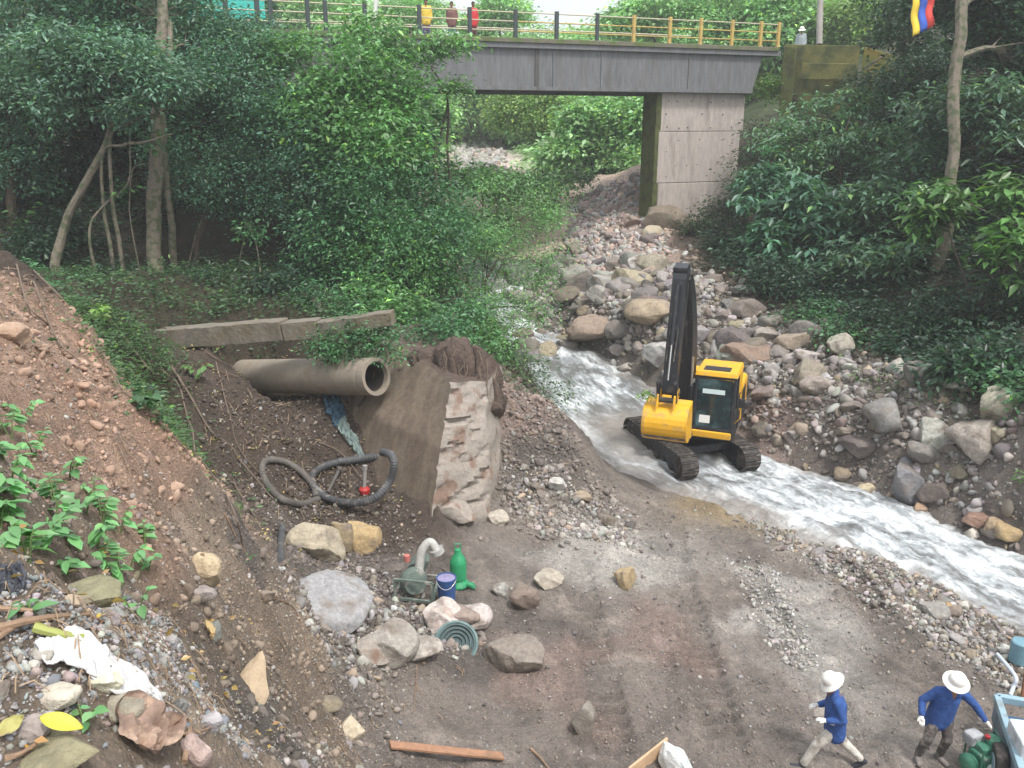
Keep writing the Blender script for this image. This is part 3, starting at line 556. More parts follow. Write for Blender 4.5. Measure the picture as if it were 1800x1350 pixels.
# boulders one can point at: (u centre, v bottom, width px, height px, colour, label, proto)
HB = [(555,1000,105,105,(.42,.37,.28),'large pale yellow boulder with dark hollows just below the black hose loops',3),
 (640,985,58,95,(.42,.31,.17),'upright ochre yellow boulder right of the pale hollowed one',5),
 (600,985,40,90,(.3,.24,.15),'narrow brown boulder squeezed between the two yellow ones below the hose',7),
 (578,1100,165,95,(.33,.33,.34),'big smooth blue grey boulder left of the green pump',1),
 (690,1165,85,85,(.34,.32,.29),'angular grey slab with a sharp lit edge between blue grey boulder and pump',4),
 (905,1185,105,80,(.25,.22,.19),'long rounded brown boulder right of the buried wheel',6),
 (1026,1298,44,75,(.26,.24,.21),'upright grey brown boulder half sunk in the mud at bottom centre',8),
 (364,1040,58,80,(.5,.4,.27),'egg shaped tan stone on the slope right of the leafy plants',9),
 (615,1300,55,50,(.56,.48,.36),'cream triangular stone above the fallen plank',10),
 (920,1075,55,60,(.24,.19,.16),'brown rounded stone right of the pump rock',2),
 (1098,1040,40,55,(.42,.33,.2),'tan oval stone alone on the mud flat below the excavator',11),
 (875,928,38,36,(.52,.47,.4),'round cream stone with a hollow right of the broken wall',0),
 (978,862,34,30,(.48,.47,.44),'pale grey stone above the mud flat left of the stream',3),
 (1160,640,62,50,(.42,.41,.4),'round light grey boulder at the water edge left of the excavator boom',6),
 (1140,575,85,55,(.36,.29,.21),'large tan boulder above the round grey one left of the boom',9),
 (1125,490,50,50,(.5,.49,.47),'pale leaning boulder below the broken pier footing',4),
 (1040,600,95,50,(.32,.25,.2),'wide brown boulder above the stream bend',1),
 (1310,640,85,45,(.25,.18,.14),'flat red brown slab in the rubble above the excavator cab',7),
 (1262,640,30,55,(.56,.54,.52),'white upright slab in the rubble right behind the boom',5),
 (1575,660,38,36,(.42,.41,.37),'square grey stone at the forest edge above the rubble bank',10),
 (1690,690,65,40,(.46,.43,.38),'pale flat topped stone under the leaves right of the square one',8),
 (1755,750,85,80,(.36,.34,.27),'big mossy grey boulder at the forest edge near the right frame edge',2),
 (1712,810,95,90,(.37,.33,.29),'large pinkish grey boulder jutting from the right bank',11),
 (1592,880,75,85,(.2,.2,.21),'dark blue grey wet slab standing at the far water edge',4),
 (1523,878,32,32,(.55,.47,.33),'small cream stone at the far water edge left of the dark wet slab',0),
 (1478,850,34,34,(.27,.22,.16),'brown yellow stone at the far water edge beside the excavator track',9),
 (1615,915,32,40,(.36,.25,.17),'orange brown stone at the far edge of the white water',3),
 (1720,925,55,32,(.33,.21,.16),'reddish flat stone at the far edge of the white water',6),
 (1708,948,26,26,(.6,.56,.5),'small white stone below the reddish flat one by the water',10),
 (1770,950,45,40,(.42,.31,.17),'tan stone right of the small white one by the water',5),
 (1745,940,36,36,(.36,.27,.18),'brown stone between the white and the tan one by the water',1),
 (1640,1090,55,40,(.3,.29,.27),'grey flat stone on the near water edge above the workers',7),
 (1664,1085,28,30,(.42,.29,.16),'ochre stone right beside the grey flat one on the near edge',8),
 (1475,630,46,50,(.42,.39,.33),'pointed pale boulder at the upper edge of the rubble bank',0),
 (1430,695,60,40,(.3,.26,.23),'brown stone in the middle of the rubble bank',2),
 (1345,605,60,36,(.3,.27,.24),'dark grey rounded stone high in the rubble bank above the flat red slab',3),
 (960,1030,60,32,(.4,.36,.3),'flat cream stone above the brown rounded stone',4),
 (880,1050,32,30,(.4,.39,.36),'small grey stone left of the brown rounded stone',11),
 (150,1075,125,62,(.25,.24,.15),'large mossy olive boulder under the leafy plants',6),
 (25,610,60,50,(.4,.28,.2),'brown block near the top of the left slope',1),
 (60,1180,22,22,(.6,.58,.52),'small white stone left of the plastic sheet',9),
 (185,1215,60,44,(.62,.6,.46),'cream yellow stone under the middle of the plastic sheet',3),
 (100,1240,75,50,(.5,.46,.38),'pale grey stone left of the cream yellow one',5),
 (210,1260,85,46,(.3,.28,.22),'rounded olive grey stone below the plastic sheet',7),
 (300,1140,34,28,(.42,.41,.42),'round lilac grey pebble above the loose pebble heap',8),
 (342,1215,24,22,(.24,.3,.35),'round slate blue pebble on the right rim of the heap',10),
 (370,1290,42,46,(.4,.38,.39),'striped grey pebble beside the twigs on the heap',6),
 (340,1350,60,70,(.42,.32,.29),'pink brown wedge shaped stone at the bottom edge',2),
 (90,1352,150,50,(.24,.22,.14),'wide mossy stone under the big yellow leaf',11),
 (55,1300,60,46,(.3,.26,.24),'dark brown stone at the left edge beside the yellow leaf',4),
 (770,1110,60,50,(.5,.4,.36),'small pinkish stone under the left end of the white pump rock',0),
 (742,1158,70,40,(.42,.39,.35),'pale flat stone left of the buried wheel',1)]
for u, vb, wp, hp, c, lab, pr in HB:
    p = hit(u, vb - hp * .25); t = p[1] / ray(u, vb)[1]; a = wp * t / FOC / 2; b = hp * t / FOC / 2
    put_rock(p, (a * 1.08, a * .95, b * 1.05), c, lab, None, pr, rz=random.uniform(-.4, .4), sink=.28, tilt=.15)
# ---------------------------------------------------------------- foliage
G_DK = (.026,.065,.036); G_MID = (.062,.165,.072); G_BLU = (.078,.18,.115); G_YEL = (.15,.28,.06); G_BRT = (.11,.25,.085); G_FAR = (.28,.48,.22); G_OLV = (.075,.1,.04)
def leaves(name, C, D, U, L, Wd, colr, parent=None, oval=False, fold=.18):
    """C base points, D tip directions, U leaf normals, L lengths, Wd widths"""
    n = len(C); D = D / (np.linalg.norm(D, axis=1)[:, None] + 1e-9); S_ = np.cross(D, U); S_ /= (np.linalg.norm(S_, axis=1)[:, None] + 1e-9); U = np.cross(S_, D)
    L = L[:, None]; w2 = Wd[:, None] / 2
    if oval:
        b = C; l1 = C + D * L * .28 + S_ * w2 * .85 + U * w2 * fold * 1.5; l2 = C + D * L * .62 + S_ * w2 * .8 + U * w2 * fold; tp = C + D * L - U * L * .12
        r2 = C + D * L * .62 - S_ * w2 * .8 + U * w2 * fold; r1 = C + D * L * .28 - S_ * w2 * .85 + U * w2 * fold * 1.5; m1 = C + D * L * .28; m2 = C + D * L * .64 - U * L * .02
        V = np.stack([b, l1, l2, tp, r2, r1, m1, m2], 1).reshape(-1, 3); k = 8; o = (np.arange(n) * 8)[:, None]
        F4 = np.concatenate([o + np.array([[1, 2, 7, 6]]), o + np.array([[6, 7, 4, 5]])]); F3 = np.concatenate([o + np.array([q]) for q in ([0, 1, 6], [0, 6, 5], [2, 3, 7], [7, 3, 4])])
        F = [F4, F3]
    else:
        m = C + D * L * .45; V = np.stack([C, m + S_ * w2 + U * w2 * fold * 2, C + D * L - U * L * .08, m - S_ * w2 + U * w2 * fold * 2], 1).reshape(-1, 3); k = 4; o = (np.arange(n) * 4)[:, None]
        F = np.concatenate([o + np.array([[0, 1, 2]]), o + np.array([[0, 2, 3]])])
    me = fast_mesh(name, V, F, np.repeat(colr, k, 0)); return link(name, me, M_LEAF, parent)
def leafcol(g, n, base, clump=None, yel=.06):
    c = np.array(base)[None] * g.uniform(.7, 1.35, (n, 1)) * (1 if clump is None else clump[:, None]); m = g.uniform(size=n) < yel
    c[m] = c[m] * np.array([1.9, 1.6, .9]); return c * g.uniform(.9, 1.1, (n, 3))
def crown_pts(g, ells, dens, nl, cr, holes=.35):
    """ells: world ellipsoids (c, r) -> clump centres, ellipsoid index"""
    out = []; idx = []
    for i, (c, r) in enumerate(ells):
        n = int(dens * 4.2 * (r[0] * r[1] * r[2]) ** (2 / 3)) + 3; q = g.normal(size=(n * 3, 3)); q /= np.linalg.norm(q, axis=1)[:, None]
        q *= g.uniform(.12, 1, (n * 3, 1)) ** .42; q *= 1 + .28 * (vn(q[:, 0] * 2.3 + q[:, 2] * 1.7 + i, q[:, 1] * 2.3 - q[:, 2], i * 3 + 5)[:, None] - .5) * 2
        p = np.array(c) + q * np.array(r); h = vn(p[:, 0] * .9 + p[:, 1] * .5, p[:, 2] * 1.1 + p[:, 1] * .35, 77) > holes * .8; p = (p[h] if h.sum() >= n * .5 else p)[:n]
        out.append(p); idx += [i] * len(p)
    return np.concatenate(out), np.array(idx)
def make_leafset(g, P, nl, cr, ll, lw, base, style='bush', yel=.06, flat=.5, cc=None):
    n = len(P); m = n * nl; ctr = np.repeat(P, nl, 0); clump = np.repeat(g.uniform(.6, 1.5, n), nl)
    if style == 'rosette':   # leaflets radiating and drooping from a shoot tip
        a = g.uniform(0, 2 * math.pi, m); d = np.stack([np.cos(a), np.sin(a), g.uniform(-.85, .1, m)], 1); C = ctr + g.normal(size=(m, 3)) * cr * np.array([.8, .8, .45])
        U = np.stack([-.2 * np.cos(a), -.2 * np.sin(a), np.ones(m)], 1) + g.normal(size=(m, 3)) * .2
    else:
        off = g.normal(size=(m, 3)) * cr * np.array([1, 1, flat]); C = ctr + off; a = g.uniform(0, 2 * math.pi, m)
        d = off / cr * .6 + np.stack([np.cos(a), np.sin(a), g.uniform(-.8, .15, m)], 1); U = np.array([0, 0, 1.]) + g.normal(size=(m, 3)) * .45
    L = ll * g.uniform(.65, 1.3, m); col = leafcol(g, m, base, clump, yel)
    return C, d, U, L, L * lw * g.uniform(.85, 1.15, m), col
ALLT = []
def plant_tree(name, label, cat, ells, trunk, base=G_MID, dens=9, nl=42, ll=.16, lw=.45, cr=.36, style='bush', bark=None, group=None, seed=1, holes=.35, yel=.05, limbs=1, flat=.55, stem='trunk', bcol=None):
    """ells: (u,v,t,ru,rv[,ry]) picture-measured ellipsoids at distance t; trunk: [(u,v,t,radius m)...] or list of such"""
    g = np.random.default_rng(seed); E = []; ll = ll * (.82, 1.25, 1, .9, 1.15)[seed % 5]
    for e in ells:
        u, v, t, ru, rv = e[:5]; c = W(u, v, t)
        while cat != 'tree' and t > 12 and c[2] < hz(c[0], c[1]) + .35 * px(rv, t): t *= .99; c = W(u, v, t)
        rx = px(ru, t); rz = px(rv, t); ry = e[5] if len(e) > 5 else min(rx, rz * 1.3) * .85; E.append((c, (rx, ry, rz)))
    trunks = trunk if trunk and isinstance(trunk[0], list) else [trunk] if trunk else []
    if trunks: b0 = W(*trunks[0][0][:3])
    else: b0 = E[0][0].copy(); b0[2] = hz(b0[0], b0[1])
    b0[2] = min(b0[2], hz(b0[0], b0[1]) + .1); root = empty(name, b0, label, cat, group)
    P, idx = crown_pts(g, E, dens, nl, cr, holes)
    C, d, U, L, wd, col = make_leafset(g, P, nl, cr, ll * (1.22 if style == 'bush' and cat == 'tree' else 1), lw, base, style, yel, flat)
    keep = C[:, 2] > H(C[:, 0], C[:, 1]) + .02
    if keep.sum() < 20: print('BURIED', label); keep[:] = True
    leaves('foliage', C[keep], d[keep], U[keep], L[keep], wd[keep], col[keep], root)
    m = MB(); TPt = []
    for T in trunks:
        pts = [W(*q[:3]) for q in T]; rr = [q[3] for q in T]; bz = hz(pts[0][0], pts[0][1])
        if pts[0][2] > bz - .2: pts = [np.array([pts[0][0], pts[0][1], bz - .25])] + pts; rr = [rr[0] * 1.45] + rr
        Q = catmull([list(p) + [r] for p, r in zip(pts, rr)], 6)
        Q[:, :2] += .12 * np.stack([fbm(Q[:, 2] * .8, Q[:, 2] * 0 + seed, 2, seed), fbm(Q[:, 2] * .8, Q[:, 2] * 0 + seed, 2, seed + 3)], 1) * np.minimum(1, (Q[:, 2] - Q[0, 2]) * .5)[:, None]
        m.tube(Q[:, :3], list(np.maximum(Q[:, 3], .008)), 9, wob=.14); TPt.append(Q)
    if not TPt:
        for i, (c, r) in enumerate(E[:3]):
            a = np.array([b0[0], b0[1], b0[2] - .1]); Q = catmull([list(a) + [.05], list((a + c) / 2 + g.normal(size=3) * .1) + [.035], list(c) + [.02]], 5); m.tube(Q[:, :3], list(Q[:, 3]), 6); TPt.append(Q)
    A = np.concatenate(TPt)
    if limbs:
        for i, (c, r) in enumerate(E):
            dd = np.linalg.norm(A[:, :3] - c, axis=1) + 1.2 * np.maximum(0, A[:, 2] - c[2] + .2); j = int(np.argmin(dd)); s = A[j]
            q = np.array(c) - np.array([0, 0, r[2] * .25]); mid = (s[:3] + q) / 2 + np.array([0, 0, .12 * np.linalg.norm(q - s[:3])]) + g.normal(size=3) * .12
            rad = min(s[3] * .6, .02 + .03 * np.linalg.norm(q - s[:3])); Q = catmull([list(s[:3]) + [rad], list(mid) + [rad * .75], list(q) + [rad * .5]], 5); m.tube(Q[:, :3], list(Q[:, 3]), 6, wob=.1)
            own = P[idx == i]; own = own[g.permutation(len(own))[:int(4 + len(own) * .22 * limbs)]]
            for p in own:
                j = g.integers(len(Q) // 2, len(Q)); md = (Q[j, :3] + p) / 2 + np.array([0, 0, .08]); m.tube([Q[j, :3], md, p], [max(.008, rad * .35), max(.006, rad * .22), .005], 4, cap=False)
    m.build(stem, bark or M_BARKD, root, smooth=True); ALLT.append(root); return root
T = plant_tree
# --- left bank forest, front to back
T('forest_tree', 'tall pale barked straight tree with mossy top standing in the left forest', 'tree', [(250,30,28,150,80),(360,90,28,100,70),(150,-40,28,150,70)],
  [[(275,478,26.2,.26),(266,380,26.2,.25),(272,270,26.2,.27),(276,170,26.2,.26),(283,60,26.4,.2),(290,-80,26.6,.16)],[(278,215,26.1,.1),(298,165,26,.14),(300,100,26.2,.1),(296,40,26.4,.08)]], G_BLU, seed=2, ll=.17, bark=M_BARK, dens=9)
T('leaning_tree', 'slender forked tree leaning right with grey green leaves in front of the pale trunk', 'tree',
  [(190,120,24,120,62),(120,70,24,80,50),(250,150,23.6,75,42),(110,165,24,60,40),(170,190,24,80,22),(60,110,25,60,50),(305,138,23.6,30,14)],
  [[(98,460,25,.16),(120,385,25,.14),(160,300,24.8,.12),(190,235,24.6,.1),(191,150,24.4,.06)],[(176,285,24.7,.05),(215,255,24.4,.045),(250,250,24.2,.035),(300,235,24,.02)],[(190,262,24.6,.055),(225,215,24.4,.045),(275,198,24.2,.03),(330,170,24,.015)]],
  (.1,.2,.135), seed=3, ll=.19, lw=.42, cr=.3, dens=10, bark=M_BARK, yel=.03)
T('sapling', 'thin bare stemmed sapling curving right behind the leaning tree', 'tree', [(270,250,24.6,30,16),(215,330,25,16,10)], [[(160,410,25,.045),(185,360,25,.04),(222,320,25,.035),(224,230,25,.02)],[(226,315,25,.02),(262,285,25,.012)]], G_MID, seed=4, nl=14, bark=M_BARK, dens=5, cr=.2)
T('forest_tree', 'broad dark tree filling the left forest between the pale trunk and the bright tree', 'tree',
  [(430,170,27,140,100),(520,230,27,120,100),(400,300,27.5,110,90),(330,210,28,90,110),(560,330,26.5,110,90),(440,80,28,90,60)], [[(345,470,28,.12),(355,400,28,.1),(400,300,28,.09),(430,200,28,.07)]], G_BLU, seed=5, ll=.15, dens=9, nl=46)
T('forest_tree', 'bright green spreading tree whose branches cover the left end of the girder', 'tree',
  [(610,130,27,110,80),(560,210,26.8,90,80),(690,150,27.5,65,60),(640,260,26,90,70),(700,240,26.5,55,70),(520,120,28,70,60),(650,60,28,60,35)], [[(610,470,27,.1),(620,380,27,.09),(630,260,27,.07),(650,150,27,.04)]], G_BRT, seed=6, ll=.15, dens=8, nl=40)
T('forest_tree', 'dense dark green tree above the concrete beam and the pipe', 'tree',
  [(660,350,25.5,100,80),(600,420,25.5,90,60),(720,420,25,90,70),(700,490,24.5,80,50),(770,340,26,50,80),(780,450,25,70,70)], [[(640,520,25.5,.09),(650,430,25.5,.08),(670,350,25.5,.05)],[(700,540,25,.05),(720,450,25,.04),(740,380,25,.03)]], G_MID, seed=7, ll=.13, dens=9, nl=46)
T('riverside_shrub', 'fine leaved pale green shrub bowing over the stream bend', 'shrub',
  [(900,380,27.5,90,70),(950,450,27,55,60),(850,460,26,80,70),(930,530,25.5,40,45),(820,540,25,70,50),(880,560,24.8,45,35)], [[(800,590,25,.06),(840,520,25.5,.05),(890,430,26.5,.035),(930,380,27,.02)]], (.13,.27,.1), seed=8, ll=.12, dens=10, nl=40, holes=.4, cr=.33)
T('riverside_shrub', 'small sparse shrub hanging down over the stream beside the earth mound', 'shrub', [(930,650,22.8,55,42),(960,700,22.3,38,42),(890,625,23.2,40,22),(900,680,22.2,40,30)], None, (.07,.13,.055), seed=9, ll=.1, dens=8, nl=28, holes=.5, cr=.24)
T('riverside_shrub', 'bright green shrub growing between concrete beam and pipe mouth', 'shrub', [(612,600,18.7,62,34),(570,610,18.7,30,26),(670,606,18.6,38,28),(640,580,18.8,55,28)], None, (.06,.16,.065), seed=10, ll=.13, dens=19, nl=40, holes=.2, cr=.2)
T('forest_tree', 'shrubby tree on the low bank in front of the far rubble under the bridge', 'tree', [(850,330,35,70,40),(940,340,37,65,40),(870,390,33,60,30),(1000,315,45,40,16),(780,320,34,60,30)], None, (.085,.18,.07), seed=11, ll=.17, dens=8, nl=34)
T('thin_tree', 'thin dark stemmed young tree with few umbrella shaped leaf tufts below the girder', 'tree', [(800,150,29,32,14),(740,90,28.5,45,26),(790,78,28.5,38,18),(700,110,28.5,30,20)], [[(765,300,30,.06),(775,230,30,.05),(785,160,29.6,.035),(740,95,29,.02)],[(790,300,30.4,.05),(787,230,30.4,.05),(786,160,30,.04)]], (.14,.28,.11), seed=12, ll=.28, lw=.32, dens=11, nl=28, cr=.32, style='rosette')
T('forest_tree', 'dark tree at the far left edge behind the leaning tree', 'tree', [(40,150,28,90,110),(60,20,28,110,70),(20,290,29,80,80)], [[(20,450,29,.2),(22,300,29,.18),(25,100,29,.14)]], G_BLU, seed=13, ll=.16, dens=8)
for i, (u, v, t, ru, rv, vb) in enumerate([(90,270,34,150,130,440),(240,330,35,120,100,450),(380,370,34,110,70,460),(520,350,33,110,80,460),(650,300,32,100,100,440),(460,180,35,130,110,420),(180,130,36,160,120,420),(320,40,36,140,80,400),(-60,180,32,120,200,440)]):
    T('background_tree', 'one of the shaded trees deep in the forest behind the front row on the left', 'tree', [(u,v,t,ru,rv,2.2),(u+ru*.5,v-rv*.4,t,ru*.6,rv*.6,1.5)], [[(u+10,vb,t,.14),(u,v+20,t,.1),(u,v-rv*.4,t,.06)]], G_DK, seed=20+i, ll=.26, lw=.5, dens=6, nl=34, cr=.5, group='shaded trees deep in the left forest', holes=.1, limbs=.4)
# understory saplings in the dark gap
for i, (u, vb, vt, du, t) in enumerate([(330,470,350,40,28),(420,470,360,20,28),(460,500,420,-12,26)]):
    T('sapling', 'one of the thin saplings standing in the dark gap under the left forest', 'tree', [(u+du,vt,t,26,16),(u+du*1.6,vt-26,t,22,12)], [[(u,vb,t,.035),(u+du*.4,(vb+vt)/2,t,.03),(u+du,vt,t,.015)]], G_MID, seed=35+i, nl=22, bark=M_BARK, dens=6, cr=.22, ll=.15, group='thin saplings in the dark gap')
for i, (E, lab, bs) in enumerate([([(600,540,23,60,36),(560,515,23.5,40,30)],'leafy bush right behind the broken beam end',G_MID),([(700,555,22.6,70,40),(660,520,23.5,50,40)],'rounded bush above the thin beam behind the pipe mouth',G_BRT),([(780,585,22,55,36),(800,540,23,50,40)],'bush at the terrace edge behind the earth mound',G_MID),
 ([(855,610,22.6,45,30),(830,570,23.2,40,30)],'bush leaning over the stream edge above the earth mound',G_BRT),([(470,500,26,80,30),(540,480,26,50,40)],'low dark bush in the shade under the broad dark tree',G_DK),([(360,490,26,50,22),(200,480,26,50,26)],'low shaded bush beside the foot of the pale trunk',G_DK),([(60,430,26,50,30),(100,400,27,40,40)],'dark bush at the left edge behind the slope crest',G_DK),
 ([(740,470,24.4,60,60),(680,440,25,60,60)],'tall mid green bush left of the pale riverside shrub',G_BRT),([(800,400,30,60,50),(850,420,29,50,40)],'bush between the terrace trees and the riverside shrub',G_MID)]):
    T('terrace_bush', lab, 'bush', E, None, bs, seed=400+i, ll=.15, dens=11, nl=40, cr=.3, holes=.15)
# --- far trees beyond the bridge
FARL = [([(960,200,58,60,60),(900,190,60,50,40)],'yellow green rounded tree under the girder near the far rubble'),([(1040,220,52,60,55),(1000,270,52,50,30)],'dense green tree in the middle of the view under the girder'),
 ([(1110,210,50,50,60),(1105,270,50,40,30)],'green tree under the girder close to the pier'),([(840,175,84,50,26),(770,195,66,36,50)],'hazy pale tree beyond the far rubble'),
 ([(1150,30,62,70,38),(1090,40,62,36,24)],'bright tree above the railing where white sky ends'),([(1260,20,60,80,50),(1240,70,60,70,30)],'hazy green tree above the right railing'),([(1370,30,58,80,50),(1350,80,58,60,30)],'pale green tree behind the right end of the railing'),
 ([(1500,50,55,70,60),(1480,110,55,50,30)],'bright yellow green tree above the mossy wing wall'),([(720,20,75,70,30)],'pale distant tree above the left railing'),([(880,20,80,50,30),(840,40,80,40,20)],'blue green distant tree left of the white sky gap'),([(580,20,70,80,40)],'pale tree behind the left railing'),([(1430,5,70,90,40)],'tall hazy tree behind the pole at the bridge end')]
for i, (E, lab) in enumerate(FARL):
    c = W(*E[0][:3]); u, v, t = E[0][:3]; gx = hz(c[0], c[1]); vb = 675 - FOC * math.tan(math.atan2(gx - CZ, c[1]) + PITCH)
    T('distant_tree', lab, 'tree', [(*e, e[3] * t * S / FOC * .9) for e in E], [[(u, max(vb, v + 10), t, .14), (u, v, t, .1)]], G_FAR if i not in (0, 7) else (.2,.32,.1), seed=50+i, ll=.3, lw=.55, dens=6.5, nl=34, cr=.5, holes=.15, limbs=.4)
g = np.random.default_rng(91)
k = 0
for i in range(64):
    x = g.uniform(-34, 44); y = g.uniform(72, 125)
    if abs(x + 2) < 5 and y < 92: continue
    z = hz(x, y); h = g.uniform(6, 11); root = empty('distant_tree', (x, y, z), 'one of the hazy trees covering the slopes at the far end of the valley', 'tree', 'trees on the far valley slopes')
    P, _ = crown_pts(g, [((x, y, z + h * .6), (h * .42, h * .42, h * .42)), ((x + 1.5, y - 1, z + h * .35), (h * .35, h * .3, h * .3))], 3.2, 0, .8, .1)
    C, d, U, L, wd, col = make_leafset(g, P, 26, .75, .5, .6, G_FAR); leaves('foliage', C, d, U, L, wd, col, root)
    m = MB(); m.tube([(x, y, z - .3), (x + .1, y, z + h * .3), (x, y, z + h * .7)], [.2, .15, .08], 6)
    m.build('trunk', M_BARKD, root)
# --- right bank
R_ = [('broad_leaved_tree','spreading glossy leaved tree in front of the mossy wing wall right of the pier',[(1440,210,34,90,40),(1500,180,34,70,30),(1380,250,33.5,60,40),(1450,290,33,90,50),(1540,260,32.5,80,50)],[[(1470,440,33,.1),(1475,340,33,.09),(1480,240,33,.06)]],(.12,.23,.13)),
 ('broad_leaved_tree','dark drooping leaved tree reaching over the right side of the pier',[(1340,330,33,50,60),(1400,370,31,90,60),(1360,440,31,50,40),(1470,420,30,80,60)],[[(1430,500,31,.09),(1420,430,31,.08),(1400,350,31,.05)]],G_BLU),
 ('broad_leaved_tree','dark tree with large drooping leaflets in the middle of the right forest',[(1560,370,28.5,90,60),(1620,300,28.5,80,60),(1530,470,28,80,60),(1600,460,27.5,60,60)],[[(1560,560,28,.09),(1560,480,28,.08),(1570,380,28.5,.05)]],(.075,.15,.09)),
 ('broad_leaved_tree','tree with fanned grey green leaves at the right edge above the dark hollow',[(1700,190,27,100,45),(1760,180,26.5,60,50),(1640,200,28,60,40),(1790,250,26,60,30)],[[(1655,520,27,.2),(1660,420,27,.18),(1675,300,27.4,.15),(1690,200,27.6,.12)]],(.09,.165,.11)),
 ('forest_tree','tall lichen spotted trunk tree near the top right corner',[(1740,10,28,80,50),(1790,90,28,70,80),(1640,0,29,40,30),(1800,0,28,90,60)],[[(1672,330,26,.2),(1676,200,26,.2),(1684,80,26,.2),(1692,-60,26,.18)]],G_DK),
 ('forest_tree','dark leaved tree left of the lichen spotted trunk at the top right',[(1590,60,33,50,60),(1610,130,32,60,50),(1560,0,34,70,40),(1530,140,33.5,30,14)],[[(1600,300,33,.12),(1600,150,33,.1),(1598,0,33,.08)]],G_DK),
 ('broad_leaved_shrub','fresh green broad leaved shrub hanging at the right edge of the forest',[(1770,440,22.5,40,60),(1795,330,23,40,50),(1650,350,25,45,35),(1640,390,25,30,30)],None,(.09,.2,.055)),
 ('forest_shrub','dark shrub tangle above the rubble bank on the right',[(1680,560,24.5,90,60),(1760,620,22.5,70,50),(1620,590,25.5,50,40),(1770,520,23,60,60)],None,G_DK),
 ('forest_shrub','low dark bushes above the rubble between pier and right forest',[(1400,500,31,60,36),(1480,520,30,60,40),(1540,560,28,50,40),(1300,420,36,60,40)],None,G_DK),
 ('forest_shrub','dark bush at the upper edge of the rubble right of the boom tip',[(1310,455,34,50,32),(1360,490,32,50,32)],None,G_DK),('forest_shrub','dark bush row overhanging the middle of the rubble bank',[(1430,555,29.5,56,30),(1500,585,28,50,28)],None,G_MID),('forest_shrub','dark leafy bush above the square grey stone at the forest edge',[(1590,620,26,56,34),(1670,645,24.5,56,34)],None,G_DK),('forest_shrub','leafy bush above the mossy grey boulder at the right edge',[(1740,660,22.6,50,34),(1795,680,22,40,34)],None,G_MID),
 ('forest_shrub','dark climbing shrub covering the lower right edge of the pier',[(1310,330,38,36,50),(1270,370,39,40,24),(1330,250,38.5,26,40),(1240,400,38.5,46,24)],None,(.04,.075,.035)),
 ('forest_shrub','yellow green shrub at the foot of the mossy wing wall',[(1590,150,36,30,24),(1560,170,35.5,36,20),(1350,150,41,28,24)],None,G_YEL)]
for i, (nm, lab, E, tr, base) in enumerate(R_):
    big = nm.startswith('broad')
    T(nm, lab, 'tree' if 'tree' in nm else 'shrub', E, tr, base, seed=120+i, ll=.38 if big else .2, lw=.36 if big else .45, cr=.34 if big else .34, style='rosette' if big else 'bush', dens=8 if big else 9, nl=20 if big else 40, holes=.3, bark=M_BARK if 'lichen' in lab else None)
for i, (u, v, t, ru, rv) in enumerate([(1480,330,37,120,110),(1620,230,36,110,120),(1740,330,32,110,130),(1600,420,33,110,90),(1730,120,36,120,120),(1790,500,27,70,90),(1880,300,28,80,200),(1420,440,36,80,60)]):
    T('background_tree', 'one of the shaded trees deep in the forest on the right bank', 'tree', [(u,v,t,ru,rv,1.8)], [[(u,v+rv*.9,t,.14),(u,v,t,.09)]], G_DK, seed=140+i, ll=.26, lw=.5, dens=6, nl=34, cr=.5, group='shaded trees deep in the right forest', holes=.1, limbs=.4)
for i, (pts, r) in enumerate([([(1560,470,27,),(1600,520,26.5),(1660,560,26),(1690,640,25)],.03),([(1610,440,27),(1660,470,26.5),(1700,510,26),(1720,590,25)],.025),([(1690,350,25),(1740,375,24.6),(1800,400,24.3)],.02),([(1725,655,21.5),(1770,650,21),(1820,655,21)],.03),([(1520,120,36),(1580,80,36.5),(1630,50,37)],.05)]):
    m = MB(); Q = catmull([W(*p) for p in pts], 6); m.tube(Q, list(np.linspace(r, r * .4, len(Q))), 6, wob=.15)
    top(m, 'hanging_vine', M_BARK, Q[0], ['long thin vine curving down through the dark right forest','second thin vine crossing the dark hollow on the right','thin pale twig sticking out at the right edge','bare branch lying at the forest edge on the far right','dark bare branch slanting across the mossy wing wall'][i], 'branch')
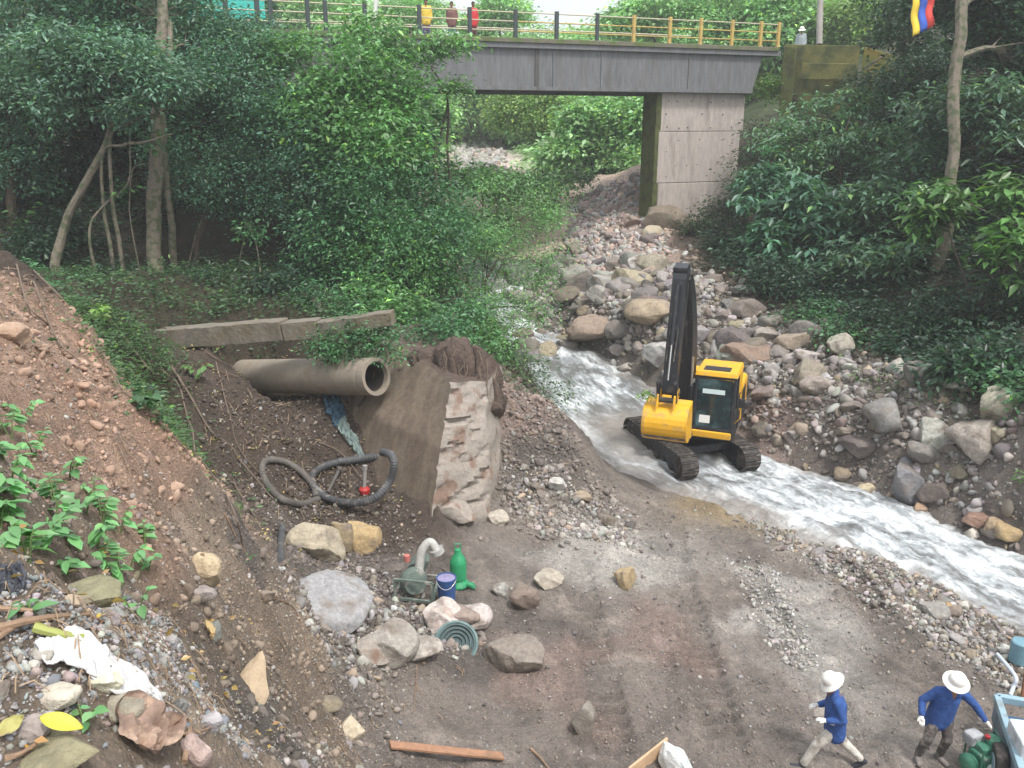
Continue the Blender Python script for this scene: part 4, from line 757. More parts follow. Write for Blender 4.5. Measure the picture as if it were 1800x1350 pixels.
# ---------------------------------------------------------------- undergrowth (uncountable)
def cover(name, zones, seed, ll=.1, lw=.4):
    g = np.random.default_rng(seed); A = [[] for _ in range(6)]
    for zi, (poly, n, base, l_, hgt, clump) in enumerate(zones):
        XY = scat_pts(poly, n, g, clump, seed + zi); Z = H(XY[:, 0], XY[:, 1]); P = np.column_stack([XY, Z + hgt * 1.5 * g.uniform(0, 1, len(XY)) * vn(XY[:, 0] * 1.4, XY[:, 1] * 1.4, 6) ** 1.5])
        for a, b in zip(A, make_leafset(g, P, 9, l_ * 1.1, l_, lw, base, 'bush', .05, .7)): a.append(b)
    C, d, U, L, wd, col = [np.concatenate(a) for a in A]; d[:, 2] = np.abs(d[:, 2]) * .6 - .1
    o = leaves(name, C, d, U, L, wd, col); return tag(o, kind='stuff')
cover('undergrowth', [([(60,440),(560,455),(720,520),(800,600),(700,610),(560,590),(300,585),(200,560)], 1500, (.055,.115,.05), .15, .4, 1.2), ([(110,500),(200,560),(290,600),(300,700),(330,800),(250,720),(180,620)], 1200, (.06,.13,.045), .1, .3, .9),
 ([(0,430),(60,440),(130,520),(40,470)], 300, G_MID, .12, .2, .3), ([(700,600),(860,570),(960,640),(900,650),(800,620)], 700, G_MID, .1, .25, .5), ([(860,440),(780,310),(1000,300),(1010,340),(960,420)], 2200, (.07,.16,.05), .16, .5, .4),
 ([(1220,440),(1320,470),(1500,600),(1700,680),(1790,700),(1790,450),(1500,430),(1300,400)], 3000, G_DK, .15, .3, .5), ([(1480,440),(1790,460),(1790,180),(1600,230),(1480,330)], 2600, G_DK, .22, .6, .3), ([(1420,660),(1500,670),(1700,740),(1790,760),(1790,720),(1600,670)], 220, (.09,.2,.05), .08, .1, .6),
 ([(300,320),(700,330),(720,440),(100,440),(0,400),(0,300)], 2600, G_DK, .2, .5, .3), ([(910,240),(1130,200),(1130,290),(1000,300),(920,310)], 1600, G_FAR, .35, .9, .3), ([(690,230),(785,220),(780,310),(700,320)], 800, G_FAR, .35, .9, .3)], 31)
cover('fallen_leaves', [([(330,620),(560,640),(700,860),(700,950),(560,900),(400,920),(300,760)], 90, (.42,.36,.13), .055, .01, .6), ([(0,900),(400,960),(430,1340),(0,1340)], 30, (.32,.22,.08), .05, .01, .3), ([(300,560),(660,560),(640,600),(330,640)], 60, (.35,.25,.1), .07, .01, .4)], 41, lw=.6)
# ---------------------------------------------------------------- broad leaved plants on the near slope
def slope_plant(u, v, hpx, nl, ll, label, group=None, lean=0, base=(.17,.38,.15), seed=0):
    ll *= .82; nl = int(nl * 1.3)
    g = np.random.default_rng(seed); p = hit(u, v); t = p[1] / ray(u, v)[1] / S; h = px(hpx, t); root = empty('leafy_plant', p, label, 'plant', group)
    m = MB(); C = []; D = []; U = []; L = []; ns = max(2, nl // 7)
    for s in range(ns):
        a = g.uniform(0, 6.28); tip = p + np.array([math.cos(a) * h * .55 + lean * h, math.sin(a) * h * .4, h * g.uniform(.6, 1.05)]); mid = p * .45 + tip * .55 + np.array([0, 0, h * .12]); Q = catmull([p - np.array([0, 0, .03]), mid, tip], 6)
        m.tube(Q, list(np.linspace(.006, .0025, len(Q))), 5)
        for j in range(nl // ns):
            f = .35 + .65 * j / max(1, nl // ns - 1); q = Q[min(len(Q) - 1, int(f * (len(Q) - 1)))]; b = a + (1 if j % 2 else -1) * g.uniform(.8, 1.7) if f < .99 else a
            C.append(q); D.append([math.cos(b), math.sin(b), g.uniform(-.45, .15)]); U.append(np.array([0, -.1, 1]) + g.normal(size=3) * .22); L.append(ll * g.uniform(.65, 1.2) * (1.15 - .35 * f))
    L = np.array(L); n = len(L); col = np.array(base) * g.uniform(.75, 1.3, (n, 1)) * g.uniform(.92, 1.08, (n, 3)); leaves('leaves', np.array(C), np.array(D), np.array(U), L, L * g.uniform(.5, .68, n), col, root, oval=True)
    m.build('stem', mat_stem, root)
mat_stem = mat('green_stem', (.1, .16, .05), .7)
PL = [(40,740,45,16,.12),(100,890,50,16,.13),(30,880,60,16,.13),(180,920,50,16,.12),(80,960,55,18,.13),(140,970,50,16,.13),(225,1000,50,14,.12),(200,965,45,14,.12),(10,810,50,14,.12),(0,930,60,14,.13),(20,770,50,14,.13),(60,800,50,12,.12),(15,850,60,16,.13),(70,870,60,16,.14),(120,840,45,12,.12),(25,920,55,14,.14),(95,930,60,18,.14),(150,900,55,14,.13),(170,960,55,18,.13),(50,985,50,14,.14),(120,1010,40,12,.13),(210,935,40,12,.12),(215,1030,70,16,.13),(255,960,40,12,.11),(185,1000,50,14,.13),(240,1085,50,9,.11),(5,960,50,12,.14),(165,870,30,8,.1),(260,1000,40,10,.1),(50,1080,24,6,.1)]
for i, (u, v, hp, nl, ll) in enumerate(PL):
    slope_plant(u, v, hp, nl, ll, 'one of the bright broad leaved plants growing on the near left slope', 'leafy plants on the near left slope', seed=300+i)
slope_plant(150,1280,40,7,.07,'tiny fresh green seedling beside the crumpled brown leaf', None, seed=330)
slope_plant(425,915,36,14,.12,'small dark green tuft on the crest left of the hose', None, base=(.06,.15,.04), seed=331)
for i, (u, v, hp, nl, ll, lab) in enumerate([(180,575,45,22,.3,'yellow green fern like plant on the crest of the left slope'),(30,450,90,34,.4,'large bright frond plant at the left edge above the slope'),(350,665,34,12,.3,'light green spray growing out of the dark bank below the beam'),(255,720,50,24,.25,'dark leaved plant hanging in the gully left of the pit'),(1780,560,60,16,.4,'bright leaved plant at the right edge of the forest'),(1790,860,60,12,.22,'green grass tuft on the mossy boulder at the right edge'),(620,590,30,10,.2,'leafy sprig on top of the concrete beam end')]):
    slope_plant(u, v, hp, nl, ll, lab, base=[(.17,.3,.06),(.1,.22,.07),(.12,.24,.07),(.06,.14,.06),(.1,.24,.07),(.1,.2,.06),(.06,.15,.05)][i], seed=340+i)
# ---------------------------------------------------------------- bridge
BA = np.array([-4.03, 40.3]); BD = np.array([.935, .3546]); BN = np.array([.3546, -.935])   # along, towards camera side
ZB, ZT = 10.98, 13.12
def bp(s, off=0, z=0): q = BA + BD * s + BN * off; return np.array([q[0], q[1], z])
def s_at(u, off=0):
    k = (u - 900) / FOC     # solve x = k * t with forward distance
    lo, hi = -25., 30.
    for _ in range(50):
        m = (lo + hi) / 2; q = bp(m, off, ZT); p = np.array(q) - [0, 0, CZ]; fw = p[1] * CP - p[2] * SP
        if p[0] / fw < k: lo = m
        else: hi = m
    return lo
bridge = empty('road_bridge', bp(4, -3, ZB), 'long grey concrete girder road bridge with post and rail parapet over the stream', 'bridge')
S0, S1 = -24., s_at(1328); AZ = (0, 0, 1); B3 = np.array([*BD, 0]); N3 = np.array([*BN, 0])
m = MB(); 
for off in (-.25, -6.2):
    a = bp(S0, off); poly = [(0, ZB), (S1 - S0, ZB), (S1 - S0 + .55, ZT - .3), (0, ZT - .3)]
    m.prism(poly, a - [0, 0, a[2]], B3, AZ, N3, .36)
m.build('girder', M_GIRD, bridge)
m = MB(); m.bar(bp(S0, -.2, ZB + .09), bp(S1 - .05, -.2, ZB + .09), .62, .17); m.build('bottom_flange', M_GIRD, bridge)
m = MB(); m.bar(bp(S0, -3.2, ZT - .17), bp(S1 + 1.5, -3.2, ZT - .17), 6.6, .26); m.build('deck_slab', M_GIRD, bridge)
m = MB(); m.bar(bp(S0, -.0, ZT + .02), bp(s_at(1366), 0, ZT + .02), .34, .2); m.build('kerb', mat('mossy_kerb', (.17,.16,.12), .9, nscale=1.5, namt=.3, col2=(.1,.13,.05), ramp=(.45,.6)), bridge, bevel=.02)
for u in (945, 975, 1060, 1215):
    s = s_at(u); m = MB(); m.bar(bp(s, -.045, ZB + .18), bp(s, -.045, ZT - .32), .1 if u != 945 else .2, .05, up=(BN[0], BN[1], 0)); m.build('stiffener', mat('stained_concrete', (.09,.088,.086), .9, nscale=2, namt=.3) if u == 945 else M_GIRD, bridge)
PU = [345, 400, 455, 478, 543, 574, 643, 738, 826, 906, 978, 1049, 1113, 1176, 1230, 1285, 1335, 1366]
for i, u in enumerate(PU):
    s = s_at(u); m = MB(); wd = .2 if u < 480 else .17 if u < 1000 else .15; m.bar(bp(s, 0, ZT + .1), bp(s, 0, ZT + 1.32), wd, .16, up=(BN[0], BN[1], 0))
    m.build('railing_post', M_RAILD if u < 1060 else M_RAIL, bridge, bevel=.012)  # sun and shade put into post colour: dark left, sunlit yellow right
for k, z in enumerate((.42, .82, 1.2)):
    for a, b, mm in ((s_at(345), s_at(905), M_RAILW), (s_at(905), s_at(1366), M_RAILW if k == 2 else M_RAIL)):
        m = MB(); m.tube([bp(a, .0, ZT + z), bp(b, 0, ZT + z)], .03, 6); m.build('rail', mm, bridge)
for k, z in enumerate((.45, 1.15)):
    m = MB(); m.tube([bp(s_at(478), -6.2, ZT + z), bp(S1, -6.2, ZT + z)], .035, 6); m.build('rail', M_RAILW, bridge)
# pier with separate pours
pw = 5.1; s_p = s_at(1168) ; bz = 5.0 * 1.0
lf = [(bz - 1.2, bz + 1.55), (bz + 1.58, bz + 4.1), (bz + 4.13, ZB - .002)]
pc = bp(s_p + pw / 2, -1.0)
for i, (z0, z1) in enumerate(lf):
    m = MB(); c = bp(s_p + pw / 2 - .05 * (2 - i), -.95, (z0 + z1) / 2); R = Matrix.Rotation(math.atan2(BD[1], BD[0]), 3, 'Z')
    m.box(c, (pw - .25 * (2 - i), 1.35 + .06 * (2 - i), z1 - z0), R); m.build('pier_lift', M_PIER, bridge, bevel=.02)
m = MB()
for z0, z1, i in ((bz - .6, ZB - .05, 0),):
    for k in range(26):
        zz = z0 + (z1 - z0) * (k + .5) / 26; c = bp(s_p + .0 + .02, -.95, zz); m.box(c, (.3, 1.34 + .06 * random.random(), (z1 - z0) / 26 + .02), R)
m.build('mossy_edge', M_MOSS, bridge)
m = MB()
for zz in np.arange(bz + .6, ZB - .4, .62):
    for k in range(7):
        if random.random() < .45: continue
        c = bp(s_p + .5 + k * .66 + random.uniform(-.12, .12), -.26, zz + random.uniform(-.05, .05)); m.box(c, (.05, .06, .045), R)
m.build('form_holes', M_DARK, bridge)
tag(MB().build('x', M_PIER) if 0 else bridge)
# wing wall
ww = empty('wing_wall', W(1470, 150, 39.6), 'moss covered concrete wing wall at the right end of the bridge', 'wall')
def wallpan(u0, u1, t0, t1, vt0, vt1, vb, mat_, nm='wall_panel', th=.4):
    a0, a1 = W(u0, vt0, t0), W(u1, vt1, t1); b0, b1 = a0.copy(), a1.copy(); b0[2] = W(u0, vb, t0)[2] - 1; b1[2] = W(u1, vb, t1)[2] - 1
    d = N(np.array([*(a1 - a0)[:2], 0])); n_ = np.array([d[1], -d[0], 0]) * th; mm = MB(); mm.add([b0, b1, a1, a0, b0 - n_, b1 - n_, a1 - n_, a0 - n_], [(0,1,2,3),(5,4,7,6),(3,2,6,7),(0,4,5,1),(0,3,7,4),(1,5,6,2)]); return mm.build(nm, mat_, ww, bevel=.03)
M_MOSSY = mat('yellow_moss_concrete', (.19,.18,.06), .95, nscale=1.2, namt=.35, bump=.02, bscale=10, col2=(.06,.075,.03), ramp=(.42,.6))
wallpan(1380, 1512, 39.8, 38.6, 78, 80, 170, M_MOSSY); wallpan(1519, 1573, 38.6, 38.0, 82, 98, 175, mat('ochre_moss', (.25,.2,.05), .95, nscale=1.5, namt=.3, bump=.02, col2=(.12,.15,.04), ramp=(.45,.6)))
wallpan(1410, 1505, 39.45, 38.55, 110, 112, 104, M_MOSSY, 'ledge', .1); wallpan(1378, 1400, 39.3, 39.1, 82, 82, 170, M_MOSS, 'buttress', .5)
# broken footing under the pier
def rough_block(name, P0, sc, rot, mt, label, cat, seed=1, sub=3, cuts=8, rough=.05, parent=None):
    V, F = rock_shape(sub, seed, cuts, rough, .5, .85); V = V * np.array(sc); R = np.array(Matrix.Rotation(rot[2], 3, 'Z') @ Matrix.Rotation(rot[1], 3, 'Y') @ Matrix.Rotation(rot[0], 3, 'X'))
    me = fast_mesh(name, V @ R.T + np.array(P0), F, smooth=True)
    try: me.set_sharp_from_angle(angle=math.radians(28))
    except Exception: pass
    o = link(name, me, mt, parent, None if parent is not None else P0)
    return tag(o, label, cat)
f0 = W(1150, 425, 39.2); ft = empty('broken_footing', f0, 'undermined broken concrete footing hanging below the pier with an orange stain', 'footing')
rough_block('footing_block', W(1165, 405, 40), (1.7, 1.2, 1.35), (.1, .2, .4), mat('dirty_concrete', (.2,.165,.13), .95, nscale=1.5, namt=.35, bump=.03), None, None, 5, parent=ft)
rough_block('pale_chunk', W(1148, 412, 38.7), (.6, .4, .5), (0, .1, .2), mat('cut_concrete', (.42,.37,.28), .9, nscale=3, namt=.2, bump=.02, col2=(.5,.2,.07), ramp=(.62,.7)), None, None, 9, parent=ft)
rough_block('pale_chunk', W(1142, 452, 37.6), (.62, .4, .55), (0, .1, .2), mat('stained_chunk', (.45,.38,.3), .9, nscale=2, namt=.2, bump=.02, col2=(.5,.22,.1), ramp=(.55,.65)), None, None, 19, parent=ft)
# road vehicle, poles, banner
van = empty('van', bp(s_at(405, -2.6), -2.6, ZT), 'turquoise van on the bridge at the top left, half hidden by leaves', 'van')
M_TURQ = mat('turquoise_paint', (.05,.5,.44), .35, nscale=2, namt=.1, spec=.5); q0 = s_at(335, -2.6); q1 = s_at(466, -2.6)
m = MB(); m.bar(bp(q0, -2.6, ZT + 1.35), bp(q1, -2.6, ZT + 1.35), 1.9, 1.9); m.build('body', M_TURQ, van, bevel=.08)
for s in (q0 + .7, q1 - .7):
    m = MB(); m.lathe(bp(s, -1.55, ZT + .36), [(.16, -.1), (.34, -.1), (.36, .0), (.34, .1), (.16, .1)], 18, N3); m.build('wheel', M_DARK, van)
for k in range(3):
    a = q0 + .4 + k * (q1 - q0 - .6) / 3; m = MB(); m.bar(bp(a, -1.64, ZT + 1.75), bp(a + (q1 - q0) / 3 - .4, -1.64, ZT + 1.75), .02, .7, up=(0, 0, 1)); m.build('window', M_GLASS, van)
m = MB(); m.bar(bp(q0, -1.63, ZT + .5), bp(q1, -1.63, ZT + .5), .03, .22); m.build('sill_panel', M_RAILD, van)
def pole(u0, v0, u1, v1, t, r, mt, lab, nm='pole'):
    a = W(u0, v0, t); b = W(u1, v1, t); m = MB(); m.tube([a, (a + b) / 2, b], [r, r, r * .9], 10); m.tube([b - (b - a) * .02, b], [r * 1.25, r * 1.25], 10); return top(m, nm, mt, a, lab, 'pole', smooth=True)
pole(1440, 78, 1443, -40, 40.5, .16, mat('grey_pole', (.3,.28,.26), .8, nscale=3, namt=.2), 'grey concrete pole standing behind the mossy wing wall')
pole(652, 95, 664, -30, 31, .1, mat('pale_pole', (.5,.52,.48), .7, nscale=3, namt=.15), 'thin pale pole rising in front of the left railing')
ban = empty('striped_banner', W(1620, 58, 27.5), 'yellow blue and red striped cloth hanging between trunks at the top right', 'banner')
for k, (c, nm) in enumerate([((.75,.55,.06), 'yellow_stripe'), ((.05,.12,.5), 'blue_stripe'), ((.6,.07,.06), 'red_stripe')]):
    V = []; n_ = 10
    for j in range(n_ + 1):
        for i in range(2): V.append(W(1603 + (k + i) * 12.5 + 2 * math.sin(j * .9), -8 + j * 6.6 - 6 * ((k + i) - 1) * (j / n_), 27.5 - .05 * math.sin(j * .8 + k + i)))
    m = MB(); m.add(V, [(2 * j, 2 * j + 1, 2 * j + 3, 2 * j + 2) for j in range(n_)]); o = m.build(nm, mat(nm, c, .8), ban, smooth=True); s = o.modifiers.new('thick', 'SOLIDIFY'); s.thickness = .02
m = MB(); m.tube([W(1596, -8, 27.5), W(1645, -8, 27.5)], .025, 8); m.build('hanging_rod', M_DARK, ban)
# ---------------------------------------------------------------- excavator
O = np.array([4.9, 21.45]) * S; OZ = -.12
ex = empty('excavator', (O[0], O[1], OZ), 'yellow and black tracked excavator standing in the stream with its arm raised', 'excavator')
def fr(fx, fy): # local: x = viewer right, -y = forward
    L = math.hypot(fx, fy); fx /= L; fy /= L
    return Matrix(((-fy, -fx, 0, O[0]), (fx, -fy, 0, O[1]), (0, 0, 1, OZ), (0, 0, 0, 1)))
MT = Matrix.Translation((-.12, .28, 0)) @ fr(.3, -.95); MU = fr(-.37, -.93)
def trackloop(n=10): # side profile of the crawler (y,z)
    r = .35; yl = 1.6; P = []
    for k in range(n + 1): a = -math.pi / 2 + math.pi * k / n; P.append((yl + r * math.cos(a), r + r * math.sin(a)))
    for k in range(n + 1): a = math.pi / 2 + math.pi * k / n; P.append((-yl + r * math.cos(a), r + r * math.sin(a)))
    return P
for sx in (-1.0, 1.0):
    m = MB(MT); P = trackloop(); Q = [(y * .93, .35 + (z - .35) * .84) for y, z in P]; m.prism(Q, (sx, 0, 0), (0, 1, 0), (0, 0, 1), (1, 0, 0), .34)
    fr_ = m.build('track_frame', M_DARK, ex)
    m = MB(MT); L = []; 
    for i in range(len(P)):
        a = np.array(P[i]); b = np.array(P[(i + 1) % len(P)]); L += [a + (b - a) * k / 12 for k in range(12)] if np.linalg.norm(b - a) > 1 else [a]
    # grouser shoes evenly along the belt
    D_ = np.array(L + [L[0]]); ds = np.concatenate([[0], np.cumsum(np.linalg.norm(np.diff(D_, axis=0), axis=1))]); nS = 46
    for k in range(nS):
        s = (k + .5) * ds[-1] / nS; y = np.interp(s, ds, D_[:, 0]); z = np.interp(s, ds, D_[:, 1]); y2 = np.interp(s + .02, ds, D_[:, 0]); z2 = np.interp(s + .02, ds, D_[:, 1]); a = math.atan2(z2 - z, y2 - y)
        R = Matrix.Rotation(a, 3, 'X'); m.box((sx, y, z), (.52, ds[-1] / nS * .93, .035), R); m.box(Vector((sx, y, z)) + R @ Vector((0, .03, -.03)), (.5, .02, .035), R)
    m.build('track_belt', M_TRACK, ex)
    for yy in (-1.6, 1.6):
        m = MB(MT); m.lathe((sx * 1.0 - .2, yy, .35), [(.06, 0), (.12, -.03), (.2, 0), (.28, .02), (.28, .38), (.2, .4), (.12, .43), (.06, .4)], 20, (1, 0, 0)); m.build('idler_wheel', M_TRACK, ex)
    for yy in np.linspace(-1.1, 1.1, 6):
        m = MB(MT); m.lathe((sx - .21, yy, .16), [(.03, 0), (.11, 0), (.11, .42), (.03, .42)], 12, (1, 0, 0)); m.build('track_roller', M_TRACK, ex)
m = MB(MT); m.box((0, 0, .55), (1.6, 1.1, .34)); m.box((0, .7, .5), (1.7, .5, .24)); m.box((0, -.7, .5), (1.7, .5, .24)); m.lathe((0, 0, .7), [(.45, 0), (.55, .02), (.55, .28), (.45, .3)], 24); m.build('car_body', M_DARK, ex, bevel=.03)
m = MB(MU); m.box((0, .45, 1.14), (2.4, 3.0, .26)); m.build('revolving_frame', M_DARK, ex, bevel=.03)
m = MB(MU); m.box((.62, -1.13, 1.2), (1.1, .18, .2)); m.build('front_bar', M_YEL, ex, bevel=.03)
m = MB(MU); m.box((0, 1.55, 1.72), (2.36, 1.25, .95)); m.box((0, 1.45, 2.25), (1.5, .9, .2)); m.build('engine_hood', M_YEL, ex, bevel=.1)
m = MB(MU); m.box((0, 2.22, 1.62), (2.3, .4, .9)); m.build('counterweight', M_YEL, ex, bevel=.14)
m = MB(MU); m.box((-.78, .1, 1.5), (.75, 1.7, .46)); m.build('side_box', M_YEL, ex, bevel=.05)
m = MB(MU); m.tube([(-.5, 1.4, 2.3), (-.5, 1.4, 2.75), (-.5, 1.3, 2.85)], .05, 10); m.build('exhaust_pipe', M_DARK, ex, smooth=True)
# cab: pillars, glass, roof with dark hatch
x0, x1, y0, y1, z0, z1 = .1, 1.16, -1.12, .35, 1.3, 2.86
m = MB(MU)
for a, b in (((x0, y0, z0), (x0, y0 + .22, z1)), ((x1, y0, z0), (x1, y0 + .22, z1)), ((x0, y1, z0), (x0, y1, z1)), ((x1, y1, z0), (x1, y1, z1)), ((x1, -.3, z0), (x1, -.3, z1))): m.bar(a, b, .09, .09)
m.box(((x0 + x1) / 2, y0, z0 + .03), (x1 - x0 + .09, .1, .12)); m.box((x1, -.4, z0 + .25), (.06, 1.4, .5)); m.box((x0, -.4, z0 + .25), (.06, 1.4, .5)); m.box(((x0 + x1) / 2, y1, z0 + .5), (x1 - x0, .06, 1.0)); m.box(((x0 + x1) / 2, y0 + .22, z1 - .04), (x1 - x0 + .09, .1, .1))
cab = m.build('cab', M_DARK, ex, bevel=.015)
m = MB(MU); V = [(x0 + .05, y0 - .01, z0 + .1), (x1 - .05, y0 - .01, z0 + .1), (x1 - .05, y0 + .19, z1 - .1), (x0 + .05, y0 + .19, z1 - .1)]; m.add(V + [(p[0], p[1] + .015, p[2]) for p in V], [(0,1,2,3),(7,6,5,4),(0,4,5,1),(1,5,6,2),(2,6,7,3),(3,7,4,0)]); m.build('windscreen', mat('cab_glass', (.01,.028,.034), .1, spec=.8, nscale=1.3, namt=.6, col2=(.05,.1,.11), ramp=(.5,.62)), cab)  # paler patches painted into the glass colour as reflections
m = MB(MU); m.box((x1 + .005, -.72, 2.2), (.015, .66, 1.1)); m.box((x1 + .005, .03, 2.2), (.015, .55, 1.1)); m.box((x0 - .005, -.4, 2.2), (.015, 1.3, 1.1)); m.build('side_glass', M_GLASS, cab)
m = MB(MU); m.box((x0 + .3, y0 - .022 + .04, z0 + .32), (.3, .012, .22), Matrix.Rotation(-.11, 3, 'X')); m.build('sticker', M_WHITE, cab)
m = MB(MU); m.box((.6, y0 + .11, 2.42), (.62, .012, .13), Matrix.Rotation(-.14, 3, 'X')); m.build('sun_strip', mat('pale_strip', (.55,.66,.66), .4), cab)
m = MB(MU); m.box(((x0 + x1) / 2, y0 + .86, z1 + .05), (x1 - x0 + .14, 1.42, .14), taper=.93); m.box((x1 + .02, y1 - .2, 2.2), (.05, .5, 1.3)); rf = m.build('cab_roof', M_YEL, ex, bevel=.05)
m = MB(MU); m.box(((x0 + x1) / 2 - .02, y0 + .52, z1 + .125), (.74, .42, .03)); m.build('roof_hatch', M_DARK, rf, bevel=.01)
m = MB(MU); m.tube([(x1 + .05, y0 + .3, 1.5), (x1 + .2, y0 + .2, 1.7), (x1 + .2, y0 + .2, 2.1)], .018, 6); m.build('mirror_arm', M_YEL, ex)
m = MB(MU); m.box((x1 + .22, y0 + .18, 2.15), (.16, .05, .28)); m.build('mirror', M_DARK, ex, bevel=.02)
m = MB(MU); m.box(((x0 + x1) / 2, -.25, 1.75), (.45, .45, .12)); m.box(((x0 + x1) / 2, .02, 2.05), (.45, .12, .6)); m.build('operator_seat', mat('seat_grey', (.08,.09,.09), .8), cab, bevel=.04)
# arm chain in the slew plane: world points
Minv = MU.inverted()
def fp(b, z, x=-.28): return (x, -b, z)  # forward b
def uz(u, v, b, x=-.28): # height z of the pixel row v at forward b
    q = MU @ Vector((x, -b, 0)); k = (675 - v) / FOC; d = ray(u, v); t = q[1] / d[1]; return CZ + d[2] * t - OZ
J0 = fp(.35, 1.75); J2 = fp(1.95, uz(1205, 482, 1.95)); J3 = fp(2.95, uz(1190, 690, 2.95)); 
J1 = fp(.62, J2[2] * .62)
def arm(name, pts, wd, hts, mt, par):
    """box girder through pts in the slew plane, varying depth"""
    Q = catmull([list(p) for p in pts], 6); hh = np.interp(np.linspace(0, 1, len(Q)), np.linspace(0, 1, len(hts)), hts); m = MB(MU); V = []
    for i, q in enumerate(Q):
        d = N(Q[min(i + 1, len(Q) - 1)] - Q[max(0, i - 1)]); n_ = np.array([0, d[2], -d[1]]) * hh[i] / 2; w_ = np.array([wd / 2, 0, 0])
        V += [q - w_ - n_, q + w_ - n_, q + w_ + n_, q - w_ + n_]
    F = [(4 * i + k, 4 * i + (k + 1) % 4, 4 * i + 4 + (k + 1) % 4, 4 * i + 4 + k) for i in range(len(Q) - 1) for k in range(4)] + [(3, 2, 1, 0), tuple(4 * (len(Q) - 1) + k for k in range(4))]
    m.add(V, F); return m.build(name, mt, par, bevel=.015)
boom = arm('boom', [J0, fp(.42, J2[2] * .38), J1, fp(1.2, J2[2] * .85), J2], .42, [.42, .66, .78, .56, .36], M_DARK, ex)
J2s = fp(2.25, J2[2] + .28); stick = arm('stick', [J2s, fp(2.2, J2[2] - .1), fp(2.6, (J2[2] + J3[2]) / 2), J3], .36, [.34, .56, .42, .26], M_DARK, ex)
def cyl(a, b, r, x, name='hydraulic_cylinder', par=ex, f=.55):
    a = np.array([x, a[1], a[2]]); b = np.array([x, b[1], b[2]]); c = a + (b - a) * f; m = MB(MU); m.tube([a, c], r, 12); m.tube([c, c + (b - a) * .03], r * 1.15, 12); o = m.build(name, M_DARK, par, smooth=True)
    m = MB(MU); m.tube([c, b], r * .5, 10); m.build('rod', M_CHROME, o, smooth=True); return o
for x in (-.52, -.04): cyl(fp(.85, 1.35), fp(1.05, J2[2] * .58), .075, x)
cyl(fp(.95, J2[2] * .62), fp(2.0, J2[2] + .3), .075, -.28, par=ex, f=.8)
cyl(fp(2.62, J2[2] - .15), fp(3.25, J3[2] + .42), .06, -.28, par=ex, f=.6)
for k, dx in enumerate((-.08, 0, .08)):
    m = MB(MU); Q = catmull([(-.28 + dx, -.75, 1.9), (-.28 + dx, -.2, J2[2] * .5), (-.28 + dx, -.75, J2[2] * .8), (-.28 + dx, -2.1, J2[2] + .25)], 8); m.tube(Q, .018, 6); m.build('hydraulic_hose', M_DARK, boom)
for x, s in ((-.5, 1), (-.06, -1)):
    m = MB(MU); m.bar((x, J3[1] - .05, J3[2] + .1), (x, J3[1] - .42, J3[2] + .4), .05, .12); m.bar((x, J3[1] - .42, J3[2] + .4), (x, J3[1] - .3, J3[2] - .15), .05, .1); m.build('bucket_link', M_DARK, ex)
for J in (J0, J2, J3, (J3[0], J3[1] - .3, J3[2] - .12)):
    m = MB(MU); m.tube([(J[0] - .27, J[1], J[2]), (J[0] + .27, J[1], J[2])], .07, 12); m.build('pivot_pin', M_TRACK, ex)
for x in (-.56, 0.0):
    m = MB(MU); m.lathe((x, -.75, J2[2] * .45), [(.0, 0), (.05, 0), (.06, .08), (.0, .085)], 12, (0, -1, -.2)); m.build('work_light', M_WHITE, ex)
for k, dx in enumerate((-.1, .1)):
    m = MB(MU); m.tube(catmull([(-.28 + dx, J2[1] - .38, J2[2] - .2), (-.28 + dx, J2[1] - .62, J2[2] - .9), (-.28 + dx, J3[1] - .2, J3[2] + .9)], 8), .02, 6); m.build('hydraulic_hose', M_TRACK, stick)
m = MB(MU); m.tube([(x1 + .1, y0 + .5, 1.3), (x1 + .1, y0 + .5, 2.3), (x1 + .1, y0 + .7, 2.3)], .018, 6); m.build('grab_rail', M_DARK, ex)
m = MB(MU); m.bar((x0 + .2, y0 - .0, z0 + .15), (x0 + .72, y0 + .12, z0 + .85), .018, .018); m.build('wiper', M_DARK, cab)
m = MB(MU)
for k in range(5): m.box((1.19, .9 + k * .16, 1.75), (.02, .08, .5))
m.build('vent_slots', M_DARK, ex)
# bucket: curled shell, back towards the camera
bw = 1.16; prof = []; cy, cz_ = J3[1] - .1, J3[2] - .78
for a in np.linspace(math.radians(78), math.radians(292), 15): # curved back, forward = -y
    prof.append((cy - .5 * -math.cos(a) * 1.0 if False else cy + .48 * math.cos(a) * 1.0, cz_ + .5 * math.sin(a)))
prof = [(J3[1] + .22, J3[2] - .22)] + prof + [(cy + .45, cz_ - .52)]
inn = [(y + (cy - y) * .07, z + (cz_ - z) * .07) for y, z in prof]
m = MB(MU); m.prism(prof + inn[::-1], (-.28, 0, 0), (0, 1, 0), (0, 0, 1), (1, 0, 0), bw); bk = m.build('bucket', M_YEL, ex, bevel=.008)
for sx in (-1, 1):
    m = MB(MU); m.prism(prof, (-.28 + sx * (bw / 2 - .01), 0, 0), (0, 1, 0), (0, 0, 1), (1, 0, 0), .04); m.build('side_plate', M_YEL, bk, bevel=.01)
    m = MB(MU); m.prism([(J3[1] + .15, J3[2] - .12), (J3[1] - .5, J3[2] - .3), (J3[1] - .42, J3[2] + .02), (J3[1] - .1, J3[2] + .16), (J3[1] + .12, J3[2] + .1)], (-.28 + sx * .22, 0, 0), (0, 1, 0), (0, 0, 1), (1, 0, 0), .05); m.build('bucket_ear', M_YEL, bk, bevel=.01)
for k in range(5):
    x = -.28 + (k - 2) * bw * .23; m = MB(MU); m.bar((x, cy + .4, cz_ - .5), (x, cy + .66, cz_ - .5), .1, .08); m.build('bucket_tooth', M_TRACK, bk)
